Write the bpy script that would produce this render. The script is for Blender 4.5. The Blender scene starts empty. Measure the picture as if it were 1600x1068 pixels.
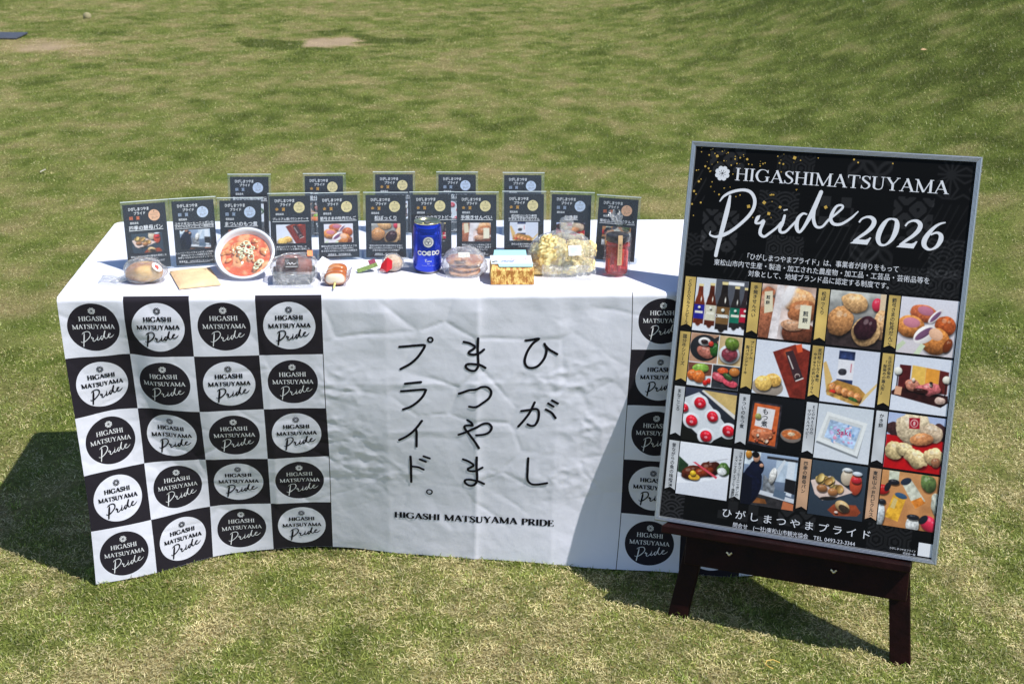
import bpy, math, random
import numpy as np
from mathutils import Matrix, Vector

# ------------------------------------------------------------------ camera, world, sun, exposure
scene = bpy.context.scene
COL = scene.collection
CAM = np.array([0.7454, -2.7395, 1.5940])
FWD = np.array([0.08071, 0.93580, -0.34317])
RGT = np.array([0.99667, -0.07973, 0.01698])
UPV = np.array([0.01148, 0.34340, 0.93912])
cam_data = bpy.data.cameras.new("camera")
cam_data.sensor_width = 36.0
cam_data.lens = 46.125
cam_data.clip_start = 0.05
cam_data.clip_end = 1500.0
cam_data.dof.use_dof = True
cam_data.dof.focus_distance = 2.95
cam_data.dof.aperture_fstop = 11.0
cam = bpy.data.objects.new("camera", cam_data)
COL.objects.link(cam)
cam.matrix_world = Matrix(((RGT[0], UPV[0], -FWD[0], CAM[0]), (RGT[1], UPV[1], -FWD[1], CAM[1]),
                           (RGT[2], UPV[2], -FWD[2], CAM[2]), (0, 0, 0, 1)))
scene.camera = cam

SUN_DIR = Vector((0.490, -0.355, 1.0)).normalized()       # towards the sun
world = bpy.data.worlds.new("World")
scene.world = world
world.use_nodes = True
wn = world.node_tree
wn.nodes.clear()
w_out = wn.nodes.new("ShaderNodeOutputWorld")
w_bg = wn.nodes.new("ShaderNodeBackground")
w_sky = wn.nodes.new("ShaderNodeTexSky")
w_sky.sky_type = 'NISHITA'
w_sky.sun_disc = False
w_sky.sun_elevation = math.asin(SUN_DIR.z)
w_sky.sun_rotation = math.atan2(SUN_DIR.x, SUN_DIR.y)
w_sky.air_density = 1.0
w_sky.dust_density = 0.4
w_sky.ozone_density = 2.5
w_bg.inputs[1].default_value = 0.115
wn.links.new(w_sky.outputs[0], w_bg.inputs[0])
wn.links.new(w_bg.outputs[0], w_out.inputs[0])

sun_data = bpy.data.lights.new("sun", 'SUN')
sun_data.energy = 4.9
sun_data.angle = math.radians(0.53)
sun_data.color = (1.0, 0.965, 0.91)
sun = bpy.data.objects.new("sun", sun_data)
COL.objects.link(sun)
sun.rotation_euler = SUN_DIR.to_track_quat('Z', 'Y').to_euler()
sun.location = (4, -2, 8)

scene.view_settings.view_transform = 'Standard'
scene.view_settings.look = 'None'
scene.view_settings.exposure = 0.2
scene.view_settings.gamma = 1.0
scene.view_settings.use_curve_mapping = False
scene.cycles.transparent_max_bounces = 24
scene.cycles.max_bounces = 10
scene.cycles.caustics_refractive = False
scene.cycles.caustics_reflective = False

RNG = np.random.default_rng(7)
random.seed(5)

# ------------------------------------------------------------------ measured outlines and drape
BANNER=[[[0.731,0.123],[0.7566,0.1216],[0.7846,0.1194],[0.787,0.1228],[0.7814,0.1338],[0.7702,0.1504],[0.754,0.1659],[0.7328,0.1781]],[[0.7424,0.2147],[0.7779,0.2118]],[[0.7331,0.2347],[0.7615,0.2323],[0.7869,0.2309],[0.7883,0.2346],[0.7817,0.2489],[0.7672,0.2652],[0.7507,0.2769],[0.7369,0.282]],[[0.7791,0.3137],[0.7638,0.3357],[0.7447,0.3545],[0.7257,0.366]],[[0.7642,0.3357],[0.7661,0.3445],[0.7652,0.3849]],[[0.7505,0.4133],[0.7512,0.4366],[0.7511,0.4877]],[[0.7532,0.4423],[0.7678,0.4446],[0.7803,0.4512]],[[0.7724,0.4215],[0.7859,0.4279]],[[0.7813,0.4125],[0.795,0.4185]],[[0.8739,0.1131],[0.8868,0.1167],[0.8984,0.1247],[0.8958,0.1302],[0.8858,0.1372],[0.8859,0.1423],[0.8969,0.1443],[0.9089,0.1405],[0.9188,0.1328]],[[0.9056,0.1048],[0.9048,0.1326],[0.9061,0.1617],[0.9062,0.173],[0.8993,0.1838],[0.8872,0.1829],[0.8787,0.1759],[0.88,0.1692],[0.889,0.1671],[0.9051,0.169],[0.9152,0.1732],[0.9223,0.1783]],[[0.8639,0.2429],[0.8858,0.2338],[0.9,0.2313],[0.9141,0.2257],[0.9283,0.2271],[0.9366,0.2388],[0.9328,0.2539],[0.9167,0.2678],[0.9005,0.2769],[0.8872,0.276]],[[0.8831,0.3128],[0.8914,0.3189],[0.8955,0.3275],[0.8883,0.3267],[0.878,0.328],[0.8769,0.3346],[0.8882,0.3519],[0.9006,0.3705],[0.9095,0.3875]],[[0.8629,0.3524],[0.8799,0.3452],[0.8986,0.3348],[0.9172,0.3241],[0.9316,0.323],[0.9389,0.3328],[0.9337,0.3449],[0.9213,0.3514],[0.9037,0.3521]],[[0.8729,0.4201],[0.8858,0.4251],[0.8974,0.4337],[0.8932,0.4395],[0.8842,0.4459],[0.8869,0.4514],[0.8985,0.4514],[0.9089,0.447],[0.9179,0.4423]],[[0.9047,0.4125],[0.9043,0.4407],[0.9059,0.466],[0.9045,0.4812],[0.8976,0.4915],[0.887,0.4929],[0.8775,0.4854],[0.8785,0.4778],[0.8901,0.4758],[0.9049,0.4782],[0.9134,0.4836],[0.9219,0.489]],[[1.0116,0.1134],[1.0234,0.1121],[1.0414,0.1086],[1.028,0.1205],[1.0159,0.1405],[1.0103,0.162],[1.0145,0.1761],[1.0249,0.1806],[1.0407,0.1752],[1.0538,0.1575],[1.0583,0.1398],[1.0565,0.1297],[1.0534,0.1216]],[[1.0541,0.1246],[1.0646,0.1361],[1.0819,0.1473]],[[1.036,0.2685],[1.0263,0.2929],[1.0128,0.3144],[1.0003,0.3311]],[[1.0065,0.29],[1.0239,0.2876],[1.0401,0.2851],[1.0461,0.2931],[1.0455,0.3119],[1.0388,0.3267],[1.0295,0.3293],[1.0212,0.3252]],[[1.0621,0.2867],[1.0753,0.2956],[1.0846,0.3091]],[[1.0669,0.2708],[1.0788,0.2789]],[[1.0751,0.263],[1.0883,0.2711]],[[1.0244,0.4163],[1.0236,0.4487],[1.0242,0.4742],[1.0331,0.4861],[1.0495,0.4869],[1.0698,0.4826]]]
BRING=[[0.7997,0.1067],[0.7937,0.516]]
BLINE=[[0.7103,0.5942],[1.0893,0.5998]]
PRIDE=[[[0.0964,0.1139,0.0054],[0.094,0.1398,0.0105],[0.0893,0.1714,0.0109],[0.0844,0.2009,0.0098],[0.0803,0.2282,0.0087],[0.0785,0.2445,0.0083]],[[0.0753,0.1265,0.0026],[0.0833,0.1148,0.0054],[0.0995,0.1048,0.0065],[0.1219,0.0989,0.0065],[0.1394,0.1021,0.0074],[0.15,0.1158,0.0078],[0.1508,0.1335,0.0078],[0.1425,0.1519,0.0078],[0.1252,0.1721,0.0074],[0.1063,0.1892,0.0074],[0.0888,0.1995,0.0083],[0.0731,0.2041,0.0052],[0.061,0.2005,0.0039],[0.0614,0.1933,0.0022]],[[0.1652,0.1513,0.0026],[0.1612,0.1561,0.0087],[0.1579,0.1674,0.0052],[0.168,0.1666,0.0057],[0.1743,0.1617,0.0078],[0.1738,0.1673,0.0074],[0.1696,0.1809,0.0074],[0.1706,0.1908,0.0074],[0.179,0.1953,0.0057],[0.1885,0.1883,0.0057],[0.2029,0.1751,0.0052],[0.2127,0.1622,0.0048]],[[0.2183,0.1474,0.0057],[0.2152,0.1642,0.0074],[0.2108,0.1756,0.0074],[0.2139,0.1831,0.0061],[0.2238,0.1812,0.0057],[0.2357,0.1671,0.0052],[0.2475,0.153,0.0052]],[[0.2155,0.136,0.003],[0.2221,0.1342,0.003]],[[0.264,0.1408,0.0035],[0.2562,0.1403,0.0052],[0.2473,0.1508,0.0078],[0.2456,0.1663,0.0091],[0.249,0.177,0.0074],[0.2548,0.1788,0.0057],[0.2642,0.1627,0.0074],[0.2765,0.1334,0.0105],[0.2896,0.0921,0.0087]],[[0.2784,0.131,0.0087],[0.279,0.1463,0.0078],[0.2826,0.1591,0.0074],[0.2889,0.1663,0.0061],[0.2997,0.1644,0.0052],[0.3112,0.1494,0.0052],[0.3271,0.1341,0.0048],[0.3377,0.1214,0.0052],[0.3339,0.1167,0.0048],[0.3244,0.1202,0.0057],[0.3173,0.1348,0.0074],[0.3155,0.148,0.0078],[0.323,0.1572,0.007],[0.3382,0.156,0.0061],[0.3563,0.1428,0.0052],[0.3698,0.1277,0.0026]]]
NUMS=[[[0.3743,0.1498,0.0034],[0.3791,0.1424,0.0037],[0.3884,0.1375,0.0043],[0.3983,0.1381,0.0071],[0.4047,0.1454,0.0093],[0.4017,0.1569,0.0088],[0.3918,0.1689,0.0071],[0.379,0.1798,0.0057],[0.3674,0.1903,0.0048]],[[0.468,0.1505,0.0034],[0.4727,0.1431,0.0037],[0.4818,0.1383,0.0043],[0.4914,0.1389,0.0071],[0.4977,0.1461,0.0093],[0.4948,0.1575,0.0088],[0.4852,0.1693,0.0071],[0.4726,0.1801,0.0057],[0.4614,0.1905,0.0048]],[[0.44,0.1372,0.0034],[0.4486,0.14,0.0068],[0.4514,0.1503,0.0103],[0.4494,0.1659,0.0103],[0.4428,0.1818,0.0071],[0.4322,0.1922,0.004],[0.4217,0.1919,0.0063],[0.4163,0.1811,0.0094],[0.4181,0.1655,0.0105],[0.4247,0.1495,0.0088],[0.432,0.1399,0.0051],[0.44,0.1372,0.0034]],[[0.5466,0.1369,0.0023],[0.5362,0.1404,0.0043],[0.5262,0.1481,0.006],[0.5167,0.1606,0.0085],[0.5095,0.1751,0.0103],[0.5094,0.1862,0.0094],[0.5163,0.1933,0.0063],[0.5245,0.194,0.004],[0.5346,0.1869,0.0068],[0.5406,0.174,0.0097],[0.5402,0.1643,0.0085],[0.5342,0.1593,0.0051],[0.5276,0.1601,0.004],[0.5199,0.1645,0.0031]]]
NFOOT=[[[0.3601,0.1948],[0.3732,0.1852],[0.3908,0.1852],[0.3962,0.1827],[0.3993,0.1796],[0.4024,0.1797],[0.3958,0.195]],[[0.4543,0.1949],[0.467,0.1855],[0.4842,0.1855],[0.4895,0.183],[0.4925,0.1799],[0.4956,0.18],[0.4892,0.1951]]]
GDOTS=[[0.0233,0.0139,0.0012],[0.0237,0.0224,0.0022],[0.0443,0.0166,0.002],[0.0482,0.0146,0.0023],[0.0414,0.0282,0.0027],[0.0695,0.0186,0.0022],[0.0743,0.0166,0.0015],[0.0826,0.0209,0.0025],[0.0789,0.0229,0.0012],[0.0537,0.0241,0.002],[0.099,0.0281,0.002],[0.0992,0.0337,0.0028],[0.11,0.0303,0.003],[0.1165,0.0236,0.0018],[0.1178,0.0275,0.0013],[0.1255,0.0325,0.004],[0.0753,0.0388,0.0023],[0.0806,0.0389,0.001],[0.0618,0.0427,0.002],[0.0385,0.0432,0.001],[0.0498,0.0481,0.0013],[0.0353,0.0532,0.0037],[0.0432,0.0571,0.0034],[0.0922,0.0473,0.0027],[0.1041,0.0431,0.0025],[0.1105,0.0436,0.001],[0.1296,0.0428,0.0023],[0.1371,0.0437,0.0022],[0.1548,0.0354,0.0013],[0.154,0.041,0.0015],[0.1605,0.0401,0.0027],[0.165,0.0382,0.0022],[0.1549,0.0452,0.0025],[0.1905,0.0223,0.0023],[0.2031,0.0174,0.0017],[0.1979,0.03,0.0013],[0.1957,0.0365,0.0032],[0.204,0.0381,0.0032],[0.2395,0.0281,0.0022],[0.2258,0.0329,0.0012],[0.276,0.021,0.002],[0.2012,0.0551,0.002],[0.0212,0.0618,0.0017],[0.0466,0.0637,0.0025],[0.0488,0.0624,0.0017],[0.0287,0.0816,0.0022],[0.0244,0.0867,0.0042],[0.0538,0.086,0.0022],[0.0524,0.0965,0.0027],[0.0816,0.098,0.0022],[0.0946,0.0947,0.002],[0.0977,0.0663,0.002],[0.2375,0.0903,0.0027],[0.061,0.1061,0.0013],[0.0523,0.0967,0.0026],[0.0819,0.0977,0.0024],[0.0945,0.0946,0.0022],[0.061,0.1067,0.0017],[0.0719,0.1122,0.003],[0.1179,0.1102,0.0024],[0.1093,0.1142,0.002],[0.183,0.1058,0.0024],[0.1901,0.1047,0.0028],[0.2374,0.0906,0.0028],[0.1883,0.1194,0.0017],[0.1503,0.1564,0.0017],[0.1897,0.1535,0.0017],[0.0158,0.1085,0.0042],[0.0209,0.1146,0.0025],[0.0332,0.1324,0.0034],[0.02,0.1615,0.0021],[0.3501,0.0199,0.0034],[0.3591,0.0256,0.0029],[0.4295,0.0235,0.0025],[0.1861,0.1048,0.0034],[0.2376,0.0904,0.0029]]
GSQ=[[0.0596,0.0294,0.005],[0.2265,0.0236,0.006],[0.1717,0.1228,0.0061],[0.1389,0.1333,0.0061],[0.1839,0.1455,0.0057],[0.2066,0.13,0.0048],[0.3025,0.1232,0.0057],[0.0142,0.1368,0.0034],[0.0168,0.063,0.0025]]
CLOTHG=[[[0.0007,0.0,0.7021],[0.1395,0.0,0.7012],[0.279,0.0,0.7002],[0.4202,0.0,0.6997],[0.5618,0.0,0.6976],[0.7312,0.0,0.6994],[0.9022,0.0,0.7012],[1.0747,0.0,0.7029],[1.2489,0.0,0.7047]],[[0.0061,-0.0016,0.5618],[0.1399,0.0204,0.5632],[0.2801,0.012,0.5601],[0.4216,0.0137,0.5595],[0.5611,0.0178,0.5595],[0.7323,0.0156,0.56],[0.9048,0.0126,0.5616],[1.0786,0.0096,0.563],[1.2534,0.0055,0.565]],[[0.014,-0.0044,0.4219],[0.142,0.0431,0.4263],[0.2813,0.0305,0.4209],[0.4231,0.0347,0.4208],[0.5616,0.0363,0.4208],[0.7327,0.0324,0.4204],[0.905,0.0273,0.4222],[1.0782,0.022,0.4235],[1.2522,0.0152,0.426]],[[0.0211,-0.0068,0.2822],[0.1448,0.0471,0.2855],[0.281,0.0625,0.2856],[0.4227,0.0647,0.284],[0.5633,0.0674,0.2853],[0.7349,0.0577,0.2829],[0.907,0.0465,0.2838],[1.0794,0.0347,0.2842],[1.2517,0.0207,0.2865]],[[0.0238,-0.0063,0.1427],[0.1506,0.0407,0.1441],[0.2787,0.092,0.1498],[0.4202,0.1011,0.1492],[0.5617,0.101,0.15],[0.735,0.0831,0.1453],[0.9079,0.0633,0.1452],[1.0802,0.0422,0.1448],[1.2512,0.0176,0.1473]],[[0.0225,-0.0066,0.0028],[0.153,0.0407,0.0042],[0.2765,0.1009,0.0092],[0.4181,0.1298,0.012],[0.5603,0.1326,0.0139],[0.7333,0.1018,0.0062],[0.9068,0.0702,0.005],[1.0798,0.0355,0.0039],[1.242,-0.0045,0.0081]]]

# ------------------------------------------------------------------ small helpers
def lin(c):
    c = np.asarray(c, float) / 255.0
    return np.where(c <= 0.04045, c / 12.92, ((c + 0.055) / 1.055) ** 2.4)

def rgb(r, g, b):
    v = lin((r, g, b))
    return (float(v[0]), float(v[1]), float(v[2]), 1.0)

def hash2(ix, iy, s):
    n = (ix.astype(np.int64) * 374761393 + iy.astype(np.int64) * 668265263 + s * 1274126177) & 0xffffffff
    n = ((n ^ (n >> 13)) * 1274126177) & 0xffffffff
    n = n ^ (n >> 16)
    return (n & 0xffff) / 65535.0

def vnoise(x, y, s=0):
    x = np.asarray(x, float); y = np.asarray(y, float)
    ix = np.floor(x); iy = np.floor(y)
    fx = x - ix; fy = y - iy
    fx = fx * fx * (3 - 2 * fx); fy = fy * fy * (3 - 2 * fy)
    a = hash2(ix, iy, s); b = hash2(ix + 1, iy, s); c = hash2(ix, iy + 1, s); d = hash2(ix + 1, iy + 1, s)
    return (a * (1 - fx) + b * fx) * (1 - fy) + (c * (1 - fx) + d * fx) * fy

def fbm(x, y, octaves=4, s=0, gain=0.5):
    t = 0; a = 1.0; n = 0
    for k in range(octaves):
        t = t + a * vnoise(x * 2 ** k + 17.3 * k, y * 2 ** k - 9.1 * k, s + k); n += a; a *= gain
    return t / n

def noise3(P, sc, s=0):
    P = np.asarray(P) * sc
    return (vnoise(P[:, 0] + 3.1, P[:, 1] - 1.7, s) + vnoise(P[:, 1] + 5.3, P[:, 2] + 2.2, s + 11) + vnoise(P[:, 2] - 4.4, P[:, 0] + 8.8, s + 23)) / 3.0

def make_mesh(name, V, F, smooth=False, colors=None, uvs=None):
    """V (n,3) array, F list of tuples or int array (m,k)"""
    me = bpy.data.meshes.new(name)
    V = np.asarray(V, np.float32)
    if isinstance(F, np.ndarray):
        m, k = F.shape
        me.vertices.add(len(V)); me.vertices.foreach_set("co", V.ravel())
        me.loops.add(m * k); me.loops.foreach_set("vertex_index", F.astype(np.int32).ravel())
        me.polygons.add(m)
        me.polygons.foreach_set("loop_start", (np.arange(m) * k).astype(np.int32))
        me.polygons.foreach_set("loop_total", np.full(m, k, np.int32))
        me.update(calc_edges=True)
    else:
        me.from_pydata([tuple(map(float, v)) for v in V], [], [tuple(f) for f in F])
        me.update()
    if smooth:
        me.polygons.foreach_set("use_smooth", [True] * len(me.polygons))
    if colors is not None:
        ca = me.color_attributes.new("Col", 'FLOAT_COLOR', 'POINT')
        c = np.ones((len(V), 4), np.float32); c[:, :3] = colors
        ca.data.foreach_set("color", c.ravel())
    if uvs is not None:
        ul = me.uv_layers.new(name="UVMap")
        li = np.zeros(len(me.loops), np.int32); me.loops.foreach_get("vertex_index", li)
        ul.data.foreach_set("uv", np.asarray(uvs, np.float32)[li].ravel())
    return me

def add(name, me, mat=None, parent=None, **props):
    if mat is not None:
        for m in (mat if isinstance(mat, (list, tuple)) else [mat]):
            me.materials.append(m)
    o = bpy.data.objects.new(name, me)
    COL.objects.link(o)
    if parent is not None:
        o.parent = parent
    for k, v in props.items():
        o[k] = v
    return o

def thing(name, loc, label, category, group=None, rot=None, matrix=None):
    o = bpy.data.objects.new(name, None)
    o.empty_display_size = 0.05
    COL.objects.link(o)
    if matrix is not None:
        o.matrix_world = matrix
    else:
        o.location = loc
        if rot is not None:
            o.rotation_euler = rot
    o["label"] = label; o["category"] = category
    if group: o["group"] = group
    return o

class MB:
    """collects pieces of one mesh"""
    def __init__(self): self.V = []; self.F = []; self.n = 0
    def put(self, V, F):
        self.V.append(np.asarray(V, float)); self.F += [tuple(int(i) + self.n for i in f) for f in F]; self.n += len(V)
    def box(self, x0, x1, y0, y1, z0, z1, bev=0.0):
        if bev <= 0:
            V = [(x, y, z) for z in (z0, z1) for y in (y0, y1) for x in (x0, x1)]
            self.put(V, [(0, 2, 3, 1), (4, 5, 7, 6), (0, 1, 5, 4), (2, 6, 7, 3), (0, 4, 6, 2), (1, 3, 7, 5)])
            return
        b = bev
        ring = lambda z, i: [(x0 + i, y0 + b, z), (x0 + b, y0 + i, z), (x1 - b, y0 + i, z), (x1 - i, y0 + b, z),
                             (x1 - i, y1 - b, z), (x1 - b, y1 - i, z), (x0 + b, y1 - i, z), (x0 + i, y1 - b, z)]
        V = ring(z0, b) + ring(z0 + b, 0) + ring(z1 - b, 0) + ring(z1, b)
        F = [tuple(range(7, -1, -1)), tuple(range(24, 32))]
        for r in range(3):
            for i in range(8):
                F.append((r * 8 + i, r * 8 + (i + 1) % 8, r * 8 + 8 + (i + 1) % 8, r * 8 + 8 + i))
        self.put(V, F)
    def beam(self, p0, p1, side, w, d, bev=0.002):
        """bar from p0 to p1, w wide along 'side', d deep across"""
        p0 = np.array(p0, float); p1 = np.array(p1, float)
        ax = p1 - p0; L = np.linalg.norm(ax); ax /= L
        s = np.array(side, float); s -= ax * (s @ ax); s /= np.linalg.norm(s); t = np.cross(ax, s)
        sub = MB(); sub.box(-w / 2, w / 2, -d / 2, d / 2, 0, L, bev)
        V = np.vstack(sub.V)
        self.put(p0 + V[:, :1] * s + V[:, 1:2] * t + V[:, 2:] * ax, sub.F)
    def lathe(self, prof, n=32, c=(0, 0, 0), caps=True, axis=None):
        V = []; F = []
        for r, z in prof:
            for i in range(n):
                a = 2 * math.pi * i / n
                V.append((r * math.cos(a), r * math.sin(a), z))
        m = len(prof)
        for j in range(m - 1):
            for i in range(n):
                F.append((j * n + i, j * n + (i + 1) % n, (j + 1) * n + (i + 1) % n, (j + 1) * n + i))
        if caps:
            F.append(tuple(range(n - 1, -1, -1))); F.append(tuple((m - 1) * n + i for i in range(n)))
        V = np.array(V)
        if axis is not None:
            M = np.array(Vector(axis).to_track_quat('Z', 'Y').to_matrix())
            V = V @ M.T
        self.put(V + np.array(c), F)
    def tube(self, pts, r, n=6):
        pts = [np.array(p, float) for p in pts]; V = []; F = []
        up = np.array((0.13, 0.21, 0.97))
        for k, p in enumerate(pts):
            d = pts[min(k + 1, len(pts) - 1)] - pts[max(k - 1, 0)]; d /= np.linalg.norm(d) + 1e-12
            s = np.cross(d, up); s /= np.linalg.norm(s) + 1e-12; t = np.cross(s, d)
            rr = r[k] if isinstance(r, (list, tuple)) else r
            for i in range(n):
                a = 2 * math.pi * i / n
                V.append(p + (s * math.cos(a) + t * math.sin(a)) * rr)
        for k in range(len(pts) - 1):
            for i in range(n):
                F.append((k * n + i, k * n + (i + 1) % n, (k + 1) * n + (i + 1) % n, (k + 1) * n + i))
        F.append(tuple(range(n - 1, -1, -1))); F.append(tuple((len(pts) - 1) * n + i for i in range(n)))
        self.put(V, F)
    def mesh(self, name, smooth=False, **k):
        return make_mesh(name, np.vstack(self.V), self.F, smooth, **k)

def sphere(nu=24, nv=14):
    V = [(0, 0, -1)]; F = []
    for j in range(1, nv):
        ph = -math.pi / 2 + math.pi * j / nv
        for i in range(nu):
            a = 2 * math.pi * i / nu
            V.append((math.cos(ph) * math.cos(a), math.cos(ph) * math.sin(a), math.sin(ph)))
    V.append((0, 0, 1)); n = len(V)
    for i in range(nu):
        F.append((0, 1 + (i + 1) % nu, 1 + i)); F.append((n - 1, n - 1 - nu + i, n - 1 - nu + (i + 1) % nu))
    for j in range(nv - 2):
        for i in range(nu):
            a = 1 + j * nu + i; b = 1 + j * nu + (i + 1) % nu
            F.append((a, b, b + nu, a + nu))
    return np.array(V), F

def grid_faces(nx, ny):
    j, i = np.mgrid[0:ny - 1, 0:nx - 1]
    a = (j * nx + i).ravel()
    return np.stack([a, a + 1, a + nx + 1, a + nx], 1)

# ------------------------------------------------------------------ materials
def material(name, color=(0.5, 0.5, 0.5, 1), rough=0.6, metal=0.0, spec=0.5, coat=0.0, noise=None, bump=None, trans=0.0, attr=False, sheen=0.0, sss=0.0):
    m = bpy.data.materials.new(name); m.use_nodes = True
    nt = m.node_tree; b = nt.nodes["Principled BSDF"]
    b.inputs["Base Color"].default_value = color
    b.inputs["Roughness"].default_value = rough
    b.inputs["Metallic"].default_value = metal
    b.inputs["Specular IOR Level"].default_value = spec
    b.inputs["Coat Weight"].default_value = coat
    b.inputs["Coat Roughness"].default_value = 0.06
    if trans: b.inputs["Transmission Weight"].default_value = trans
    if sss:
        b.inputs["Subsurface Weight"].default_value = sss; b.inputs["Subsurface Scale"].default_value = 0.01
    src = None
    if attr:
        a = nt.nodes.new("ShaderNodeAttribute"); a.attribute_name = "Col"; src = a.outputs["Color"]
    tc = nt.nodes.new("ShaderNodeTexCoord")
    if noise:                                           # (scale, strength, detail)
        n = nt.nodes.new("ShaderNodeTexNoise"); n.inputs["Scale"].default_value = noise[0]; n.inputs["Detail"].default_value = noise[2] if len(noise) > 2 else 4
        nt.links.new(tc.outputs["Object"], n.inputs["Vector"])
        mr = nt.nodes.new("ShaderNodeMapRange"); mr.inputs[1].default_value = 0.25; mr.inputs[2].default_value = 0.75
        mr.inputs[3].default_value = 1 - noise[1]; mr.inputs[4].default_value = 1 + noise[1]
        nt.links.new(n.outputs["Fac"], mr.inputs[0])
        mx = nt.nodes.new("ShaderNodeVectorMath"); mx.operation = 'SCALE'
        if src is None:
            mx.inputs[0].default_value = color[:3]
        else:
            nt.links.new(src, mx.inputs[0])
        nt.links.new(mr.outputs[0], mx.inputs["Scale"]); src = mx.outputs[0]
    if src is not None: nt.links.new(src, b.inputs["Base Color"])
    if bump:                                            # (scale, distance)
        n = nt.nodes.new("ShaderNodeTexNoise"); n.inputs["Scale"].default_value = bump[0]; n.inputs["Detail"].default_value = 5
        nt.links.new(tc.outputs["Object"], n.inputs["Vector"])
        bp = nt.nodes.new("ShaderNodeBump"); bp.inputs["Distance"].default_value = bump[1]; bp.inputs["Strength"].default_value = 1.0
        nt.links.new(n.outputs["Fac"], bp.inputs["Height"]); nt.links.new(bp.outputs[0], b.inputs["Normal"])
    return m

def film_material(name, tint=(0.96, 0.97, 0.98), haze=0.05, gloss=0.10, scale=40.0, dist=0.004):
    """thin clear plastic film: mostly see-through, glints on its creases"""
    m = bpy.data.materials.new(name); m.use_nodes = True
    nt = m.node_tree; nt.nodes.clear()
    out = nt.nodes.new("ShaderNodeOutputMaterial")
    tr = nt.nodes.new("ShaderNodeBsdfTransparent"); tr.inputs[0].default_value = (*tint, 1)
    gl = nt.nodes.new("ShaderNodeBsdfGlossy"); gl.inputs["Roughness"].default_value = 0.16
    df = nt.nodes.new("ShaderNodeBsdfDiffuse"); df.inputs[0].default_value = (0.85, 0.87, 0.9, 1)
    tc = nt.nodes.new("ShaderNodeTexCoord")
    no = nt.nodes.new("ShaderNodeTexNoise"); no.inputs["Scale"].default_value = scale * 1.6; no.inputs["Detail"].default_value = 4; no.inputs["Distortion"].default_value = 1.2
    nt.links.new(tc.outputs["Object"], no.inputs["Vector"])
    rd = nt.nodes.new("ShaderNodeMath"); rd.operation = 'SUBTRACT'; rd.inputs[1].default_value = 0.5
    nt.links.new(no.outputs["Fac"], rd.inputs[0])
    ab = nt.nodes.new("ShaderNodeMath"); ab.operation = 'ABSOLUTE'; nt.links.new(rd.outputs[0], ab.inputs[0])
    bp = nt.nodes.new("ShaderNodeBump"); bp.inputs["Distance"].default_value = dist * 4
    nt.links.new(ab.outputs[0], bp.inputs["Height"])
    nt.links.new(bp.outputs[0], gl.inputs["Normal"])
    lw = nt.nodes.new("ShaderNodeLayerWeight"); lw.inputs[0].default_value = 0.5
    pw = nt.nodes.new("ShaderNodeMath"); pw.operation = 'POWER'; pw.inputs[1].default_value = 3.0; nt.links.new(lw.outputs["Facing"], pw.inputs[0])
    mr = nt.nodes.new("ShaderNodeMapRange"); mr.inputs[3].default_value = gloss * 0.6; mr.inputs[4].default_value = gloss * 4.0
    nt.links.new(pw.outputs[0], mr.inputs[0])
    m1 = nt.nodes.new("ShaderNodeMixShader"); nt.links.new(mr.outputs[0], m1.inputs[0])
    nt.links.new(tr.outputs[0], m1.inputs[1]); nt.links.new(gl.outputs[0], m1.inputs[2])
    cr = nt.nodes.new("ShaderNodeMapRange"); cr.inputs[1].default_value = 0.0; cr.inputs[2].default_value = 0.035
    cr.inputs[3].default_value = haze * 3.0; cr.inputs[4].default_value = haze
    nt.links.new(ab.outputs[0], cr.inputs[0])
    m2 = nt.nodes.new("ShaderNodeMixShader"); nt.links.new(cr.outputs[0], m2.inputs[0])
    nt.links.new(m1.outputs[0], m2.inputs[1]); nt.links.new(df.outputs[0], m2.inputs[2])
    nt.links.new(m2.outputs[0], out.inputs[0])
    return m

M_WHITE_PRINT = material("white print", (0.76, 0.77, 0.80, 1), 0.6, spec=.2)
M_BLACK_PRINT = material("black print", (0.009, 0.008, 0.012, 1), 0.7, spec=.1)
M_GOLD_PRINT = material("gold print", rgb(196, 160, 70), 0.5, noise=(60, 0.25))
M_FILM = film_material("clear film", haze=0.065, gloss=0.30, scale=30, dist=.008)
M_FILM_SOFT = film_material("cloudy film", haze=0.10, gloss=0.32, scale=26, dist=.008)
M_PICTURE = material("printed picture", attr=True, rough=0.45, spec=0.15)
M_POSTER = material("poster print", attr=True, rough=0.45, spec=0.10)

# ------------------------------------------------------------------ lettering
CH_ALL = set()
TEXTS = []
def want(s, bold=False):
    for c in s: CH_ALL.add((c, bold))
GLY = {}
def build_glyphs():
    lst = sorted(CH_ALL); objs = []
    for c, b in lst:
        cu = bpy.data.curves.new("glyph", 'FONT'); cu.body = c; cu.resolution_u = 3; cu.fill_mode = 'FRONT'
        cu.dimensions = '2D'
        if b: cu.offset = 0.014
        o = bpy.data.objects.new("glyph", cu); COL.objects.link(o); objs.append(o)
    bpy.context.view_layer.update()
    dg = bpy.context.evaluated_depsgraph_get()
    for (c, b), o in zip(lst, objs):
        me = bpy.data.meshes.new_from_object(o.evaluated_get(dg))
        V = np.array([v.co[:2] for v in me.vertices]).reshape(-1, 2)
        F = [tuple(p.vertices) for p in me.polygons]
        if ord(c) > 0x2e80: adv = 1.0
        elif c == ' ': adv = 0.35
        else: adv = float(V[:, 0].max()) + 0.06 if len(V) else 0.4
        GLY[(c, b)] = (V, F, adv)
        bpy.data.meshes.remove(me)
    for o in objs:
        cu = o.data; bpy.data.objects.remove(o); bpy.data.curves.remove(cu)

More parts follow.
